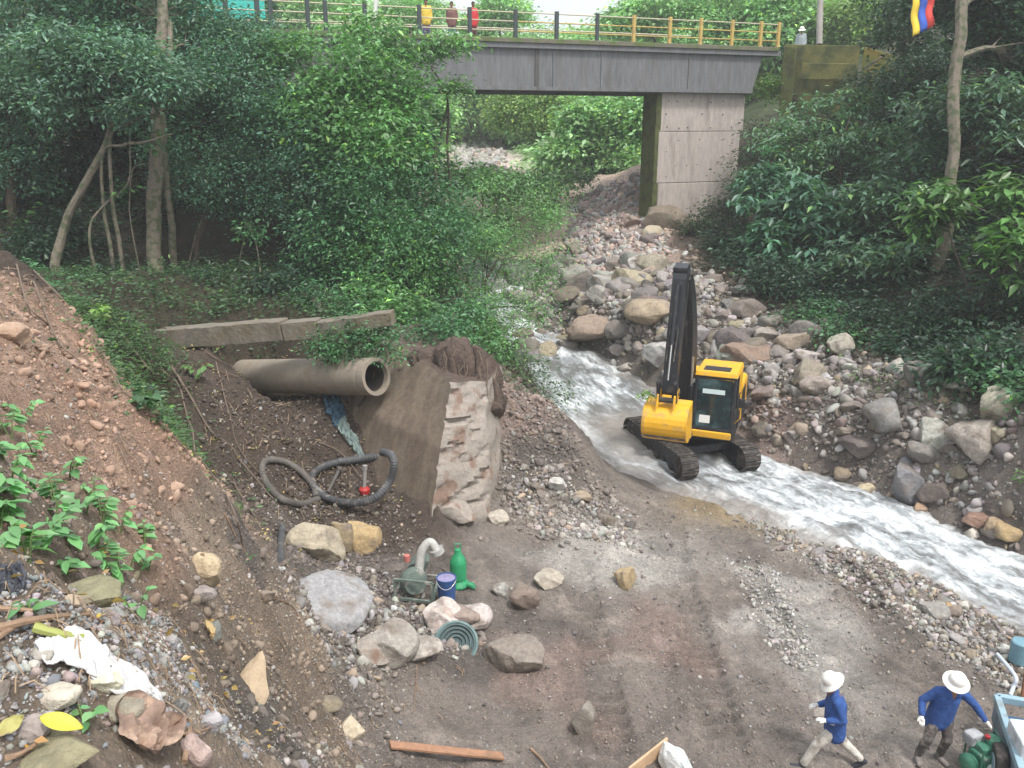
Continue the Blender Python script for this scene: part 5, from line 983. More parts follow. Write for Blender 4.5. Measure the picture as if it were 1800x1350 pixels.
m = MB(MU); m.bar((-.28 - bw * .5, cy - .42, cz_ - .3), (-.28 + bw * .5, cy - .42, cz_ - .3), .05, .04); m.build('shadow_strip', M_TRACK, bk)  # dark strip added low on the bucket in place of its shadow
g = np.random.default_rng(5); q = MU @ Vector((-.8, J3[1] - .3, J3[2] + .0)); P = np.array(q)[None] + g.normal(size=(9, 3)) * .07; a_ = make_leafset(g, P, 8, .06, .12, .45, G_YEL); o = leaves('leafy_sprig', *a_); tag(o, 'green leafy sprig caught on top of the yellow excavator bucket', 'plant'); 
# ---------------------------------------------------------------- pit things
M_PIPE = mat('weathered_pipe', (.27,.235,.19), .85, nscale=1.6, namt=.18, bump=.006, bscale=20, col2=(.2,.15,.1), ramp=(.55,.75))
a, b = PIPE_A, PIPE_B; d = N(b - a)
m = MB(); L = np.linalg.norm(b - a); r = .46
m.lathe(a - d * 1.5, [(r - .07, 0), (r, 0), (r, L + 1.2), (r - .012, L + 1.21), (r - .012, L + 1.24), (r, L + 1.25), (r, L + 1.5), (r - .09, L + 1.5), (r - .1, L + 1.3)], 48, d, close=True)
pp = empty('concrete_pipe', b, 'large tan concrete drain pipe jutting out of the dark bank with open end', 'pipe'); m.build('pipe_shell', M_PIPE, pp, smooth=True)
m = MB(); m.lathe(a, [(.345, 0), (.352, 0), (.355, L - .12), (.346, L - .12)], 40, d, close=True); m.build('shade_liner', mat('lining_shade', (.035,.03,.027), .7, nscale=3, namt=.3), pp, smooth=True)  # dark liner added inside the pipe; its near-black colour stands in for shade
M_OLD = mat('grey_old_concrete', (.19,.17,.14), .92, nscale=1.8, namt=.3, bump=.03, bscale=10, col2=(.14,.12,.085), ramp=(.5,.65))
def ground_pt(u, v, up=0): p = hit(u, v); p[2] += up; return p
def slab(u0, v0, u1, v1, wd, ht, lab, nm='concrete_beam', tfix=None):
    a = ground_pt(u0, v0); b = ground_pt(u1, v1)
    if tfix: a = W(u0, v0, tfix[0]); b = W(u1, v1, tfix[1])
    a[2] += ht * .35; b[2] += ht * .35; m = MB(); n_ = 12; Q = [a + (b - a) * k / n_ for k in range(n_ + 1)]
    for k in range(n_): m.bar(Q[k] , Q[k + 1], wd, ht)
    V = []; F = []; d = N(b - a); x = N(np.cross(d, [0, 0, 1])); z = np.cross(x, d); kk = 20
    ring = [(-.5, -.5), (0, -.5), (.5, -.5), (.5, 0), (.5, .5), (0, .5), (-.5, .5), (-.5, 0)]
    for i in range(kk + 1):
        for r_ in ring: p = a + (b - a) * i / kk + x * wd * r_[0] + z * ht * r_[1]; V.append(p + np.array([fbm(np.array([p[0] * 3 + p[2] * 2]), np.array([p[1] * 3]), 3, 9)[0] * .025] * 3))
    F = [(i * 8 + k, i * 8 + (k + 1) % 8, i * 8 + 8 + (k + 1) % 8, i * 8 + 8 + k) for i in range(kk) for k in range(8)] + [tuple(range(7, -1, -1)), tuple(kk * 8 + k for k in range(8))]
    m = MB(); m.add(V, F); return top(m, nm, M_OLD, (a + b) / 2, lab, 'beam', bevel=.015)
slab(285, 606, 503, 590, .5, .5, 'long mossy concrete beam lying on the bank edge above the pipe', tfix=(19.9, 19.1))
slab(505, 590.5, 562, 587, .47, .45, 'short broken end piece of the concrete beam with dark crack', tfix=(19.1, 18.95))
slab(563, 584, 692, 566, .42, .34, 'thinner concrete beam behind the leafy shrub above the pipe', tfix=(18.95, 18.7))
m = MB(); m.tube([hit(528, 525) + [0, 0, .1], hit(550, 535) + [0, 0, .22], hit(570, 556) + [0, 0, .1]], [.1, .13, .11], 8, wob=.2); top(m, 'log', M_BARK, hit(550, 540), 'short tan log lying above the broken beam end', 'log', smooth=True)
# old broken wall: lofted block
def loft(name, loops, mats, side_mat, seed, amp, parent, sub=9, ledge=None):
    V = []; n = len(loops[0]); lv = len(loops); m = MB(); rows = []
    nl = 44
    for i in range(nl + 1):
        f = i / nl * (lv - 1); a = min(int(f), lv - 2); f -= a; row = []
        for k in range(n):
            p0 = np.array(loops[a][k]) * (1 - f) + np.array(loops[a + 1][k]) * f; p1 = np.array(loops[a][(k + 1) % n]) * (1 - f) + np.array(loops[a + 1][(k + 1) % n]) * f
            for j in range(sub):
                p = p0 + (p1 - p0) * j / sub; nrm = N(np.cross(p1 - p0, [0, 0, 1.])); dsp = amp * fbm(np.array([p[0] * 1.7 + p[1] * 1.3]), np.array([p[2] * 2.2]), 5, seed + k)[0]
                if ledge and k in ledge: fz = (p[2] * 1.5 + 1.5 * vn(np.array([p[2] * 1.4]), np.array([.5 * j]), 7)[0]) % 1; dsp = dsp * .5 + .06 * (vn(np.array([p[2] * 7.]), np.array([j * 1.1]), 27)[0] - .5) + (.06 if fz > .22 else -.05) * (.4 + 1.2 * vn(np.array([math.floor(p[2] * 1.9) * 3.3]), np.array([.35 * j]), 17)[0])
                if k == 0: dsp *= .3
                row.append(p + nrm * dsp * (1 if j else .6))
        rows.append(row)
    nn = n * sub
    for row in rows: V += row
    F = []; mi = []
    for i in range(nl):
        for k in range(nn): F.append((i * nn + k, i * nn + (k + 1) % nn, (i + 1) * nn + (k + 1) % nn, (i + 1) * nn + k)); mi.append(side_mat[k // sub])
    F += [tuple(range(nn - 1, -1, -1)), tuple(nl * nn + k for k in range(nn))]; mi += [0, len(mats) - 1]; m.V = [tuple(p) for p in V]; m.F = F; m.mi = mi
    return m.build(name, mats, parent, smooth=True)
def stain_mat():
    m = mat('brown_stained_wall', (.18,.145,.11), .93, stretch=(1.5,1.5,.25), nscale=1.5, namt=.35, bump=.02, bscale=9, col2=(.11,.085,.065), ramp=(.45,.6)); return m
M_PALE = mat('pale_broken_concrete', (.33,.295,.26), .93, nscale=2.2, namt=.25, bump=.035, bscale=11, col2=(.2,.14,.11), ramp=(.52,.62)); M_EARTH = mat('root_earth', (.095,.07,.058), .97, stretch=(2,2,.5), nscale=3, namt=.45, bump=.06, bscale=14)
wl = empty('broken_wall', W(765, 905, 17.1), 'tall broken wall with a flat brown stained face and pale layered end', 'wall')
B0 = W(752, 905, 17.15); BL = W(596, 830, 19.0); BR = W(862, 880, 18.0); T0 = W(792, 672, 17.75); TP_ = W(706, 606, 20.0); TL = W(588, 700, 19.6); TR = W(858, 668, 18.5)
dn = np.array([0, 0, -.5]); back = np.array([.3, 1.4, 0])
loft('wall_block', [[BL + dn, B0 + dn, BR + dn, BR + back * 1.2 + dn, BL + back + dn], [TL + [0, 0, .05], (B0 * .5 + T0 * .5), (BR * .5 + TR * .5), TR * .5 + BR * .5 + back, TL + back * .7], [TP_, T0, TR, TR + back, TP_ + back * .7]], [stain_mat(), M_PALE, M_EARTH], [0, 1, 1, 2, 2], 31, .09, wl, ledge=(1,))
rough_block('fallen_chunk', W(805, 905, 17.5), (.5, .32, .33), (.2, .1, .3), M_PALE, None, None, 40, parent=wl)
ed = empty('root_mound', W(800, 640, 19), 'dark reddish lump of earth and hanging roots sitting on the broken wall', 'earth mound')
for k, (u, v, t, sc, sd) in enumerate([(800, 655, 18.9, (.6, .6, .8), 51), (838, 670, 19.2, (.62, .6, .85), 52), (728, 655, 19.5, (.42, .5, .7), 53), (856, 715, 19.1, (.42, .5, .7), 54), (805, 612, 19.4, (.4, .4, .3), 55), (832, 700, 18.6, (.5, .32, .4), 56), (765, 665, 18.9, (.3, .3, .4), 58)]):
    rough_block('earth_clod', W(u, v, t), sc, (.2 * k, .1, .3 * k), M_EARTH, None, None, sd, 4, 5, .16, parent=ed)
mat_root = mat("root_bark", (.17,.13,.1), .9)
g = np.random.default_rng(8)
for k in range(22):
    u = g.uniform(745, 880); v = g.uniform(615, 660); t = 18.35; m = MB(); p = W(u, v, t); Q = [p]
    for j in range(6): p = p + np.array([g.normal() * .07, -.03 + g.normal() * .03, -g.uniform(.12, .24)]); Q.append(p)
    m.tube(Q, list(np.linspace(.014, .004, 7)), 5); m.build('root', mat_root, ed)
# roots and vines on the cut bank
RT = [[(300,645),(335,700),(370,760),(420,810),(480,880)],[(190,560),(260,650),(330,740),(345,810)],[(330,600),(390,640),(440,670)],[(60,480),(110,530),(160,590),(215,690)],[(380,640),(400,720),(420,790),(470,850)],[(290,640),(330,640),(420,665)],[(410,850),(440,900),(470,930)],[(30,470),(50,540),(90,580)],[(560,780),(600,800),(640,850)],[(200,700),(270,740),(330,800)],[(60,500),(100,600),(140,640)],[(345,800),(400,880),(430,970)]]
RL = ['long pale root running down the left side of the dark pit','long root lying along the crest of the left slope','root crossing from the beam end towards the pipe','root on the upper crest at the left edge','thin root in the middle of the dark pit wall','short root below the beam end','root left of the black hose at the pit foot','short root sticking out at the top of the left slope','thin reddish root beside the blue cloth','root in the gully between the crest and the pit','thin root hanging down the reddish upper slope','dark root dropping from the crest above the tan stone']
for k, (R_p, lab) in enumerate(zip(RT, RL)):
    P = [hit(u, v) + [0, 0, .05] for u, v in R_p]; Q = catmull(P, 7); Q[:, 2] = np.maximum(Q[:, 2], H(Q[:, 0], Q[:, 1]) + .015); m = MB(); r_ = .028 if k < 2 else .018; m.tube(Q, list(np.linspace(r_, r_ * .5, len(Q))), 6, wob=.3); top(m, 'root', mat_root, Q[0], lab, 'root')
# hoses
M_HOSE = mat('black_hose', (.075,.078,.085), .6, nscale=5, namt=.3, spec=.5, col2=(.2,.18,.16), ramp=(.55,.7)); M_HOSEG = mat('muddy_hose', (.12,.11,.1), .75, nscale=5, namt=.3)
def hose(pts, r, mt, lab, nm='hose', lift=.1, cat='hose', n=8):
    P = [(hit(u, v) - [0, 0, CZ]) * (1 - (q[1] if len(q) > 1 else 0)) + [0, 0, CZ + lift + (q[0] if q else 0)] for u, v, *q in pts]; Q = catmull(P, n); Q[:, 2] = np.maximum(Q[:, 2], H(Q[:, 0], Q[:, 1]) + r * .5)
    m = MB(); rr = [r * (1 + .09 * (i % 2)) for i in range(len(Q))]; m.tube(Q, rr, 12); return top(m, nm, mt, Q[0], lab, cat)
hose([(560,884),(530,893),(495,884),(470,858),(461,832),(470,816),(500,818),(530,836),(552,862),(556,880)], .075, M_HOSEG, 'muddy grey hose loop lying left in the pit', n=16)
hose([(668,812,.05),(630,814),(590,820),(560,832),(548,848),(556,866),(580,884),(620,892,0,.01),(660,882,0,.03),(686,852,0,.055),(693,822,0,.075),(686,806,0,.075),(672,802,0,.06)], .085, M_HOSE, 'thick black suction hose coiled in a wide loop in front of the brown wall', n=16)
fv = empty('foot_valve', hit(641, 868), 'red ended strainer pipe standing inside the black hose loop', 'valve'); p = hit(641, 868)
m = MB(); m.lathe(p + [0, 0, .0], [(.05, 0), (.12, .02), (.13, .12), (.09, .17), (.05, .18)], 16); m.build('red_strainer', mat('red_paint', (.4,.03,.03), .5, nscale=5, namt=.2), fv, smooth=True)
m = MB(); m.tube([p + [0, 0, .17], p + [.03, .05, .62]], .045, 10); m.tube([p + [.03, .05, .6], p + [.035, .055, .7]], .06, 10); m.build('riser_pipe', mat('grey_pipe', (.3,.29,.28), .6), fv, smooth=True)
m = MB(); p = hit(577, 868); q = hit(597, 838) + [0, 0, .18]; m.tube([p + [0, 0, .05], q], .04, 8); m.tube([q, q + (q - p) * .12], .065, 8); top(m, 'pipe_stub', M_HOSEG, p, 'short grey pipe stub leaning inside the left part of the black hose loop', 'pipe', smooth=True)
def cloth(name, P, wds, mt, lab, cat, seed, nseg=60, crumple=.05, lift=.06, k=13, follow=True):
    g = np.random.default_rng(seed); Q = catmull(P, max(2, nseg // (len(P) - 1))); ww_ = np.interp(np.linspace(0, 1, len(Q)), np.linspace(0, 1, len(wds)), wds); V = []
    for i, q in enumerate(Q):
        d = Q[min(i + 1, len(Q) - 1)] - Q[max(i - 1, 0)]; x = N([d[1], -d[0], 0])
        for j in range(k):
            s = (j / (k - 1) - .5); p = q + x * s * ww_[i]; p = np.array(p); a = np.array([i * .22 + seed]); b_ = np.array([j * .75])
            if follow: p[2] = hz(p[0], p[1]) + lift
            p[2] += crumple * (fbm(a * 1.3, b_, 4, seed)[0] + .6 * math.sin(j * 1.7 + i * .12)); p[:2] += crumple * .7 * np.array([fbm(a * 2, b_, 3, seed + 5)[0], fbm(a * 2, b_, 3, seed + 9)[0]]); V.append(p)
    m = MB(); m.add(V, [(i * k + j, i * k + j + 1, (i + 1) * k + j + 1, (i + 1) * k + j) for i in range(len(Q) - 1) for j in range(k - 1)]); o = top(m, name, mt, V[0], lab, cat, smooth=True); s = o.modifiers.new('thick', 'SOLIDIFY'); s.thickness = .006; return o
cloth('blue_cloth', [hit(578, 703), hit(588, 722), hit(600, 745)], [.3, .42, .3], mat('blue_fabric', (.045,.1,.15), .85, nscale=6, namt=.3), 'crumpled dark blue cloth under the pipe', 'cloth', 3, 40, .12, .12)
cloth('lay_flat_hose', [hit(598, 742), hit(610, 765), hit(626, 785), hit(640, 815)], [.26, .2, .16, .12], mat('teal_grey', (.2,.26,.25), .8, nscale=6, namt=.3), 'flattened grey green hose running down from the blue cloth', 'hose', 4, 40, .06, .08)
# pumps and bucket on the flat
M_GRN = mat('green_paint', (.03,.3,.13), .4, nscale=4, namt=.2, spec=.5, col2=(.02,.14,.07), ramp=(.55,.7)); M_TEAL = mat('dull_green_metal', (.13,.17,.15), .6, nscale=5, namt=.35, col2=(.3,.29,.26), ramp=(.55,.65))
p = hit(806, 1030); p[2] += .0; gp = empty('submersible_pump', p, 'bright green bottle shaped pump standing upright behind the blue bucket', 'pump')
m = MB(); m.lathe(p + [0, 0, .18], [(.15, 0), (.17, .02), (.175, .34), (.165, .42), (.12, .5), (.07, .58), (.065, .66), (.03, .68)], 24); m.build('motor_housing', M_GRN, gp, smooth=True)
m = MB(); m.lathe(p, [(.1, 0), (.2, .01), (.22, .05), (.2, .1), (.17, .12), (.15, .18)], 24); m.tube([p + [.14, -.05, .08], p + [.28, -.1, .08], p + [.32, -.1, .02]], [.06, .06, .06], 10); m.build('volute', M_GRN, gp, smooth=True)
m = MB(); m.tube([p + [-.06, 0, .84], p + [-.06, 0, .96], p + [.06, 0, .96], p + [.06, 0, .84]], .014, 6); m.build('lifting_handle', M_GRN, gp)
for a in range(4):
    m = MB(); an = a * math.pi / 2 + .5; m.box(p + np.array([.16 * math.cos(an), .16 * math.sin(an), .38]), (.03, .03, .36), Matrix.Rotation(an, 3, 'Z')); m.build('cooling_fin', M_GRN, gp)
for u, vb, wp, hp, c, lab, pr in [(775,1112,72,62,(.55,.49,.46),'white pink block under the left side of the blue bucket',4),(826,1108,74,50,(.54,.48,.46),'white pink slab right under the blue bucket',7),(800,1100,90,40,(.3,.24,.21),'brown stone wedged between the two white pink ones',2)]:
    q = hit(u, vb - hp * .25); t = q[1] / ray(u, vb)[1]; a = wp * t / FOC / 2; b = hp * t / FOC / 2; put_rock(q, (a * 1.08, a * .9, b * 1.1), c, lab, None, pr, rz=.2, sink=.2, tilt=.1)
p = hit(786, 1072); p = p + np.array([0, 0, .24]); bu = empty('bucket', p, 'dark blue plastic bucket standing on the white pink rock', 'bucket')
m = MB(); m.lathe(p, [(.155, 0), (.165, .01), (.185, .44), (.195, .45), (.195, .48), (.178, .48), (.165, .04)], 28); m.build('bucket_body', mat('blue_plastic', (.03,.085,.24), .45, nscale=4, namt=.15), bu, smooth=True)
m = MB(); m.lathe(p + [0, 0, .44], [(.0, 0), (.176, 0), (.18, .02), (.0, .03)], 24); m.build('lid', mat('lilac_lid', (.24,.22,.36), .6, nscale=5, namt=.3), bu, smooth=True)
m = MB(); m.tube([p + [.19 * math.cos(a), .19 * math.sin(a) - .02, .44 - .12 * math.sin(a) ** 2] for a in np.linspace(math.pi, 2 * math.pi, 12)], .006, 5); m.build('handle', M_CHROME, bu)
p = hit(728, 1045); ep = empty('pump', p, 'weathered grey green pump with curved outlet left of the bright green pump', 'pump')
m = MB(); R = Matrix.Rotation(.5, 3, 'Z'); m.lathe(p + [0, 0, .3], [(.08, -.16), (.24, -.14), (.28, -.05), (.28, .05), (.24, .14), (.1, .16)], 24, (.5, -.8, .2)); m.build('volute', M_TEAL, ep, smooth=True)
m = MB(); m.tube(catmull([p + [.1, .1, .5], p + [.16, .2, .85], p + [.32, .25, 1.02], p + [.46, .2, .86]], 6), .09, 12); m.tube([p + [.44, .2, .9], p + [.48, .2, .8]], .14, 14); m.build('outlet_bend', mat('pale_metal', (.42,.42,.4), .5, nscale=5, namt=.3), ep, smooth=True)
m = MB(); m.tube([p + [.0, .3, .35], p + [.1, .75, .4]], .17, 16); m.build('motor', M_TEAL, ep, smooth=True)
for a_, b_ in (((-.35, -.2, .04), (.4, -.35, .04)), ((-.3, .7, .06), (.45, .6, .06)), ((-.35, -.2, .04), (-.3, .7, .06)), ((.4, -.35, .04), (.45, .6, .06)), ((-.35, -.2, .04), (-.35, -.2, .45)), ((.4, -.35, .04), (.4, -.35, .45)), ((-.35, -.2, .45), (.4, -.35, .45))):
    m = MB(); m.bar(p + a_, p + b_, .05, .05); m.build('frame_bar', M_TEAL, ep)
m = MB(); m.lathe(p + [-.12, .05, .72], [(.0, 0), (.06, 0), (.06, .12), (0, .13)], 12); m.build('red_cap', mat('faded_red', (.5,.16,.14), .6), ep, smooth=True)
p = hit(802, 1135) + [0, 0, .05]; wh = empty('buried_wheel', p, 'teal ribbed wheel half buried in mud below the white rocks', 'wheel')
m = MB(); R = N(np.array([.05, -.7, .7]))
prof = []
for k, r in enumerate(np.linspace(.08, .36, 9)): prof += [(r, .05 if k % 2 else 0), (r + .02, .05 if k % 2 else 0)]
m.lathe(p, [(.0, -.04), (.36, -.06), (.38, 0)] + prof[::-1] + [(.05, .04), (0, .04)], 40, R); m.build('ribbed_disc', mat('teal_rubber', (.07,.11,.115), .6, nscale=6, namt=.3), wh, smooth=True)
m = MB(); m.lathe(p, [(.34, -.06), (.4, -.04), (.41, .05), (.37, .07), (.34, .04)], 40, R, close=True); m.build('rim', mat('teal_rim', (.13,.2,.2), .5, nscale=6, namt=.3), wh, smooth=True)
m = MB(); p2 = hit(492, 990); m.tube(catmull([p2 + [0, 0, .03], hit(494, 965) + [0, 0, .1], hit(497, 935) + [0, 0, .12]], 6), .07, 12); top(m, 'hose_end', M_HOSE, p2, 'short black hose end standing left of the pale yellow boulder', 'hose', smooth=True)
rough_block('broken_rock_rim', hit(660, 1150) + [0, 0, .1], (.35, .3, .12), (.4, .5, .3), M_PALE, 'pale broken concrete flake leaning below the old pump', 'concrete chunk', 61)
# planks, sticks, litter
M_PLK = mat('raw_plank', (.36,.2,.125), .8, nscale=3, namt=.3, bump=.004, col2=(.22,.13,.08), ramp=(.5,.65)); M_STK = mat('dead_wood', (.27,.18,.12), .85, nscale=6, namt=.35, bump=.006)
a, b = hit(686, 1314) + [0, 0, .05], hit(884, 1334) + [0, 0, .05]; m = MB(); m.bar(a, b, .16, .04); top(m, 'plank', M_PLK, (a + b) / 2, 'reddish wooden plank lying on the mud at the bottom of the slope', 'plank', bevel=.006)
ST = [((0,1116),(80,1100),(160,1092),.016,'brown branch lying across the left edge above the plastic sheet'),((0,1080),(30,1082),(60,1084),.012,'short reddish stick at the left edge below the dark net'),((0,1130),(20,1118),(40,1108),.012,'pale stick crossing the brown branch at the left edge'),((62,1118),(110,1130),(148,1134),.02,'thick greenish bamboo piece below the brown branch'),((175,1090),(198,1078),(222,1064),.009,'yellow straw sticking up right of the mossy boulder'),((285,1280),(330,1298),(380,1283),.008,'curved orange twig on the pebble heap'),((325,1350),(334,1300),(336,1275),.013,'pale forked twig end at the bottom of the pebble heap'),((932,1318),(950,1336),(966,1356),.02,'dark stick lying at the bottom edge right of the plank'),((10,1345),(40,1335),(66,1318),.01,'orange brown twig under the yellow leaf'),((130,1062),(160,1088),(190,1102),.006,'thin dark twig crossing the mossy boulder'),((178,1100),(230,1108),(262,1120),.006,'thin reddish twig left of the pebbles'),((733,1170),(730,1215),(727,1250),.008,'thin pale root standing out of the mud below the buried wheel'),((395,905),(412,940),(432,975),.012,'dark bare stick on the crest above the tan stone'),((470,1050),(520,1075),(545,1160),.01,'thin dry stem lying on the brown slope below the blue grey boulder')]
for A_, B_, C_, r, lab in ST:
    P = [hit(*q) + [0, 0, r * 1.3 + .01] for q in (A_, B_, C_)]; Q = catmull(P, 6); m = MB(); m.tube(Q, list(np.linspace(r, r * .6, len(Q))), 7, wob=.25); top(m, 'stick', M_STK if 'bamboo' not in lab and 'straw' not in lab else mat('green_cane', (.3,.33,.1) if 'bamboo' in lab else (.5,.38,.08), .7), Q[0], lab, 'stick', smooth=True)
cloth('plastic_sheet', [hit(76, 1164), hit(115, 1166), hit(160, 1160), hit(195, 1190), hit(240, 1210), hit(268, 1228), hit(282, 1252)], [.08, .06, .15, .15, .1, .07, .05], mat('milky_plastic', (.62,.62,.62), .4, nscale=12, namt=.15, spec=.6), 'crumpled milky white plastic sheet stretched over the pebbles', 'plastic sheet', 6, 84, .012, .045)
cloth('dark_net', [hit(-10, 1000), hit(12, 1015), hit(40, 1040)], [.12, .12, .05], mat('dark_net', (.06,.065,.08), .7, nscale=14, namt=.3), 'dark grey netting lying at the left edge under the plants', 'net', 8, 30, .03, .02)
def big_leaf(u, v, L, wd, ang, mt, lab, curl=.1, crum=0, seed=1, lift=.02):
    p = hit(u, v); n_ = slope_n(np.array([p[0]]), np.array([p[1]]))[0]; n_ = N(n_ + np.array([0, -.3, .3])); x = N(np.cross([0, 1., 0], n_)); y = np.cross(n_, x); d = x * math.cos(ang) + y * math.sin(ang); s = np.cross(n_, d); V = []; A, B = 18, 11
    for i in range(A):
        f = i / (A - 1); w_ = wd * (math.sin(math.pi * f ** .85) ** .8) * .5 + .001
        for j in range(B):
            e = j / (B - 1) * 2 - 1; h = curl * L * (abs(e) ** 1.5 * .5 - (f - .5) ** 2) + crum * fbm(np.array([f * 5 + seed]), np.array([e * 2.5]), 3, seed)[0]; V.append(p + d * (f - .5) * L + s * e * w_ + n_ * (h + lift))
    m = MB(); m.add(V, [(i * B + j, i * B + j + 1, (i + 1) * B + j + 1, (i + 1) * B + j) for i in range(A - 1) for j in range(B - 1)]); return top(m, 'fallen_leaf', mt, p, lab, 'leaf', smooth=True)
big_leaf(95, 1306, .135, .065, .15, mat('yellow_leaf', (.5,.47,.06), .6, nscale=6, namt=.08), 'large bright yellow leaf lying flat on the mossy stone at the lower left', .12, lift=.1)
M_DRY = mat('dry_leaf', (.27,.19,.15), .85, nscale=9, namt=.35, col2=(.4,.29,.22), ramp=(.5,.65))
big_leaf(228, 1290, .24, .2, -.5, M_DRY, 'big crumpled dry brown leaf on the stone heap', .12, .08, 3, .08); big_leaf(270, 1300, .2, .12, 1.2, M_DRY, 'curled dry brown leaf right of the big crumpled one', .4, .03, 5, .06)
big_leaf(18, 1285, .09, .05, 1.2, mat('olive_leaf', (.35,.33,.12), .7), 'small olive leaf at the left edge above the yellow leaf', .2, .01, 6, .03); big_leaf(105, 1330, .12, .05, .6, mat('orange_leaf', (.5,.2,.08), .7), 'orange leaf under the big yellow leaf', .2, .01, 6, .02); big_leaf(362, 1110, .16, .07, -.7, mat('tan_leaf', (.4,.3,.15), .7), 'tan curled leaf on the slope right of the lilac grey pebble', .3, .02, 7, .03)
rough_block('leaning_slab', hit(445, 1212) + [0, 0, .06], (.15, .07, .25), (-.6, .15, .1), mat('tan_stone', (.46,.36,.25), .85, nscale=8, namt=.2, bump=.008), 'tan slab leaning upright on the slope above the bottom edge', 'rock', 71, 3, 6)
# white sack on wooden board at the bottom edge
p = hit(1168, 1352); bd = empty('wooden_board', p, 'light wooden board standing on edge beside the white sack at the bottom', 'board'); q = hit(1168, 1375)
m = MB(); m.bar(hit(1105, 1372) + [0, 0, .12], hit(1172, 1318) + [0, 0, .12], .04, .24); m.build('board_plank', mat('pale_wood', (.55,.38,.24), .7, nscale=4, namt=.2), bd, bevel=.005)
sk = rough_block('sack', hit(1186, 1350) + [0, 0, .14], (.27, .4, .24), (.25, .1, .45), mat('white_woven', (.7,.72,.72), .6, nscale=5, namt=.15, bump=.03, bscale=12, col2=(.36,.44,.46), ramp=(.56,.66)), None, None, 83, 4, 7, .09); tag(sk, 'bulging white sack with grey blue marks at the bottom edge', 'sack')
# ---------------------------------------------------------------- machines at the right bottom corner
M_LB = mat('light_blue_paint', (.27,.4,.47), .55, nscale=3, namt=.15, col2=(.17,.19,.19), ramp=(.5,.66)); M_SL = mat('slate_paint', (.13,.17,.21), .5, nscale=3, namt=.25); M_NB = mat('deep_blue_paint', (.03,.1,.19), .4, nscale=3, namt=.2)
c0 = Wz(1790, 1290, .5); tr = empty('trailer', (c0[0], c0[1], .05), 'light blue painted metal trailer cut off by the right frame edge', 'trailer')
A1, A2 = Wz(1752, 1226, .75), Wz(1792, 1345, .75)
dd = N(A2 - A1); sd = np.array([-dd[1], dd[0], 0]); A0 = A1 - dd * .0; A3 = A2 + dd * 1.2
m = MB(); m.bar(A1, A3, .1, .12); m.build('top_rail', M_LB, tr, bevel=.01)
m = MB(); m.bar(A1 - [0, 0, .24], A3 - [0, 0, .24], .04, .36); m.build('side_panel', M_SL, tr, bevel=.01)
m = MB(); m.bar(A1 + sd * 1.3, A3 + sd * 1.3, .1, .12); m.build('top_rail', M_LB, tr, bevel=.01)
m = MB(); m.bar(A1, A1 + sd * 1.3, .1, .12); m.build('end_rail', M_LB, tr, bevel=.01)
m = MB(); q = (A1 + A3) / 2 + sd * .65 - [0, 0, .3]; m.bar(A1 + sd * .65 - [0, 0, .32], A3 + sd * .65 - [0, 0, .32], 1.2, .05); m.build('floor_plate', M_NB, tr)
m = MB(); q = Wz(1800, 1300, .85); m.box(q + np.array([.2, -.1, 0]), (.75, .6, .35), Matrix.Rotation(-.2, 3, 'Z')); m.build('tool_box', mat('white_lid', (.6,.63,.64), .5, nscale=3, namt=.2, col2=(.3,.34,.36), ramp=(.55,.68)), tr, bevel=.03)
for k in (0, 1):
    m = MB(); wq = A1 + dd * (1.1) + sd * (1.3 * k + (-.12 if k == 0 else .12)); wq[2] = .33; m.lathe(wq - sd * .08, [(.1, 0), (.29, 0), (.32, .04), (.32, .12), (.29, .16), (.1, .16)], 24, sd); w_ = m.build('wheel', M_TRACK, tr, smooth=True)
    m = MB(); m.lathe(wq - sd * .09, [(0, 0), (.16, 0), (.17, .04), (.17, .14), (0, .18)], 20, sd); m.build('rim', M_LB, w_, smooth=True)
for k in (.1, .5, .9):
    q = A1 + (A3 - A1) * k; m = MB(); m.bar([q[0], q[1], .2], [q[0], q[1], .7], .06, .06); m.build('stake', M_SL, tr)
m = MB(); m.tube(catmull([Wz(1753, 1150, .55), Wz(1772, 1172, .6), Wz(1786, 1192, .62), Wz(1782, 1206, .5), Wz(1776, 1222, .4)], 5), .035, 10); m.tube([Wz(1753, 1150, .55), Wz(1753, 1150, -.05)], .03, 8); top(m, 'bent_pipe', mat('pale_blue_pipe', (.5,.56,.64), .4), Wz(1776, 1222, 0), 'pale blue bent pipe sticking up behind the trailer', 'pipe', smooth=True)
p = Wz(1793, 1145, .2); m = MB(); m.lathe([p[0], p[1], 0.0], [(.0, 0), (.17, 0), (.17, .4), (.15, .42), (0, .43)], 20); top(m, 'blue_drum', mat('sky_blue_plastic', (.16,.3,.37), .5, nscale=4, namt=.15), (p[0], p[1], 0), 'small sky blue drum at the right edge behind the bent pipe', 'drum', smooth=True)
m = MB(); m.tube([hit(1796, 1228), hit(1796, 1228) + [.02, .1, .9]], [.03, .02], 8, wob=.2); top(m, 'stake', mat('rusty_wood', (.25,.12,.07), .85, nscale=5, namt=.3), hit(1796, 1228), 'rusty brown stake standing at the right edge by the trailer', 'stake', smooth=True)
p = Wz(1712, 1352, .0); en = empty('motor_pump', p, 'green motor pump with rusty wheel at the second worker feet beside the trailer', 'pump')
M_GE = mat('engine_green', (.05,.19,.125), .5, nscale=4, namt=.3, spec=.5, col2=(.15,.2,.16), ramp=(.55,.68)); R = Matrix.Rotation(.35, 3, 'Z')
m = MB(); m.box(p + [0, 0, .34], (.52, .4, .3), R); m.box(p + [-.1, 0, .54], (.2, .3, .14), R); m.build('engine_block', M_GE, en, bevel=.04)
m = MB(); m.lathe(p + [.1, .05, .52], [(.0, 0), (.13, 0), (.14, .03), (.14, .16), (.12, .19), (0, .2)], 20); m.build('air_filter', M_GE, en, smooth=True)
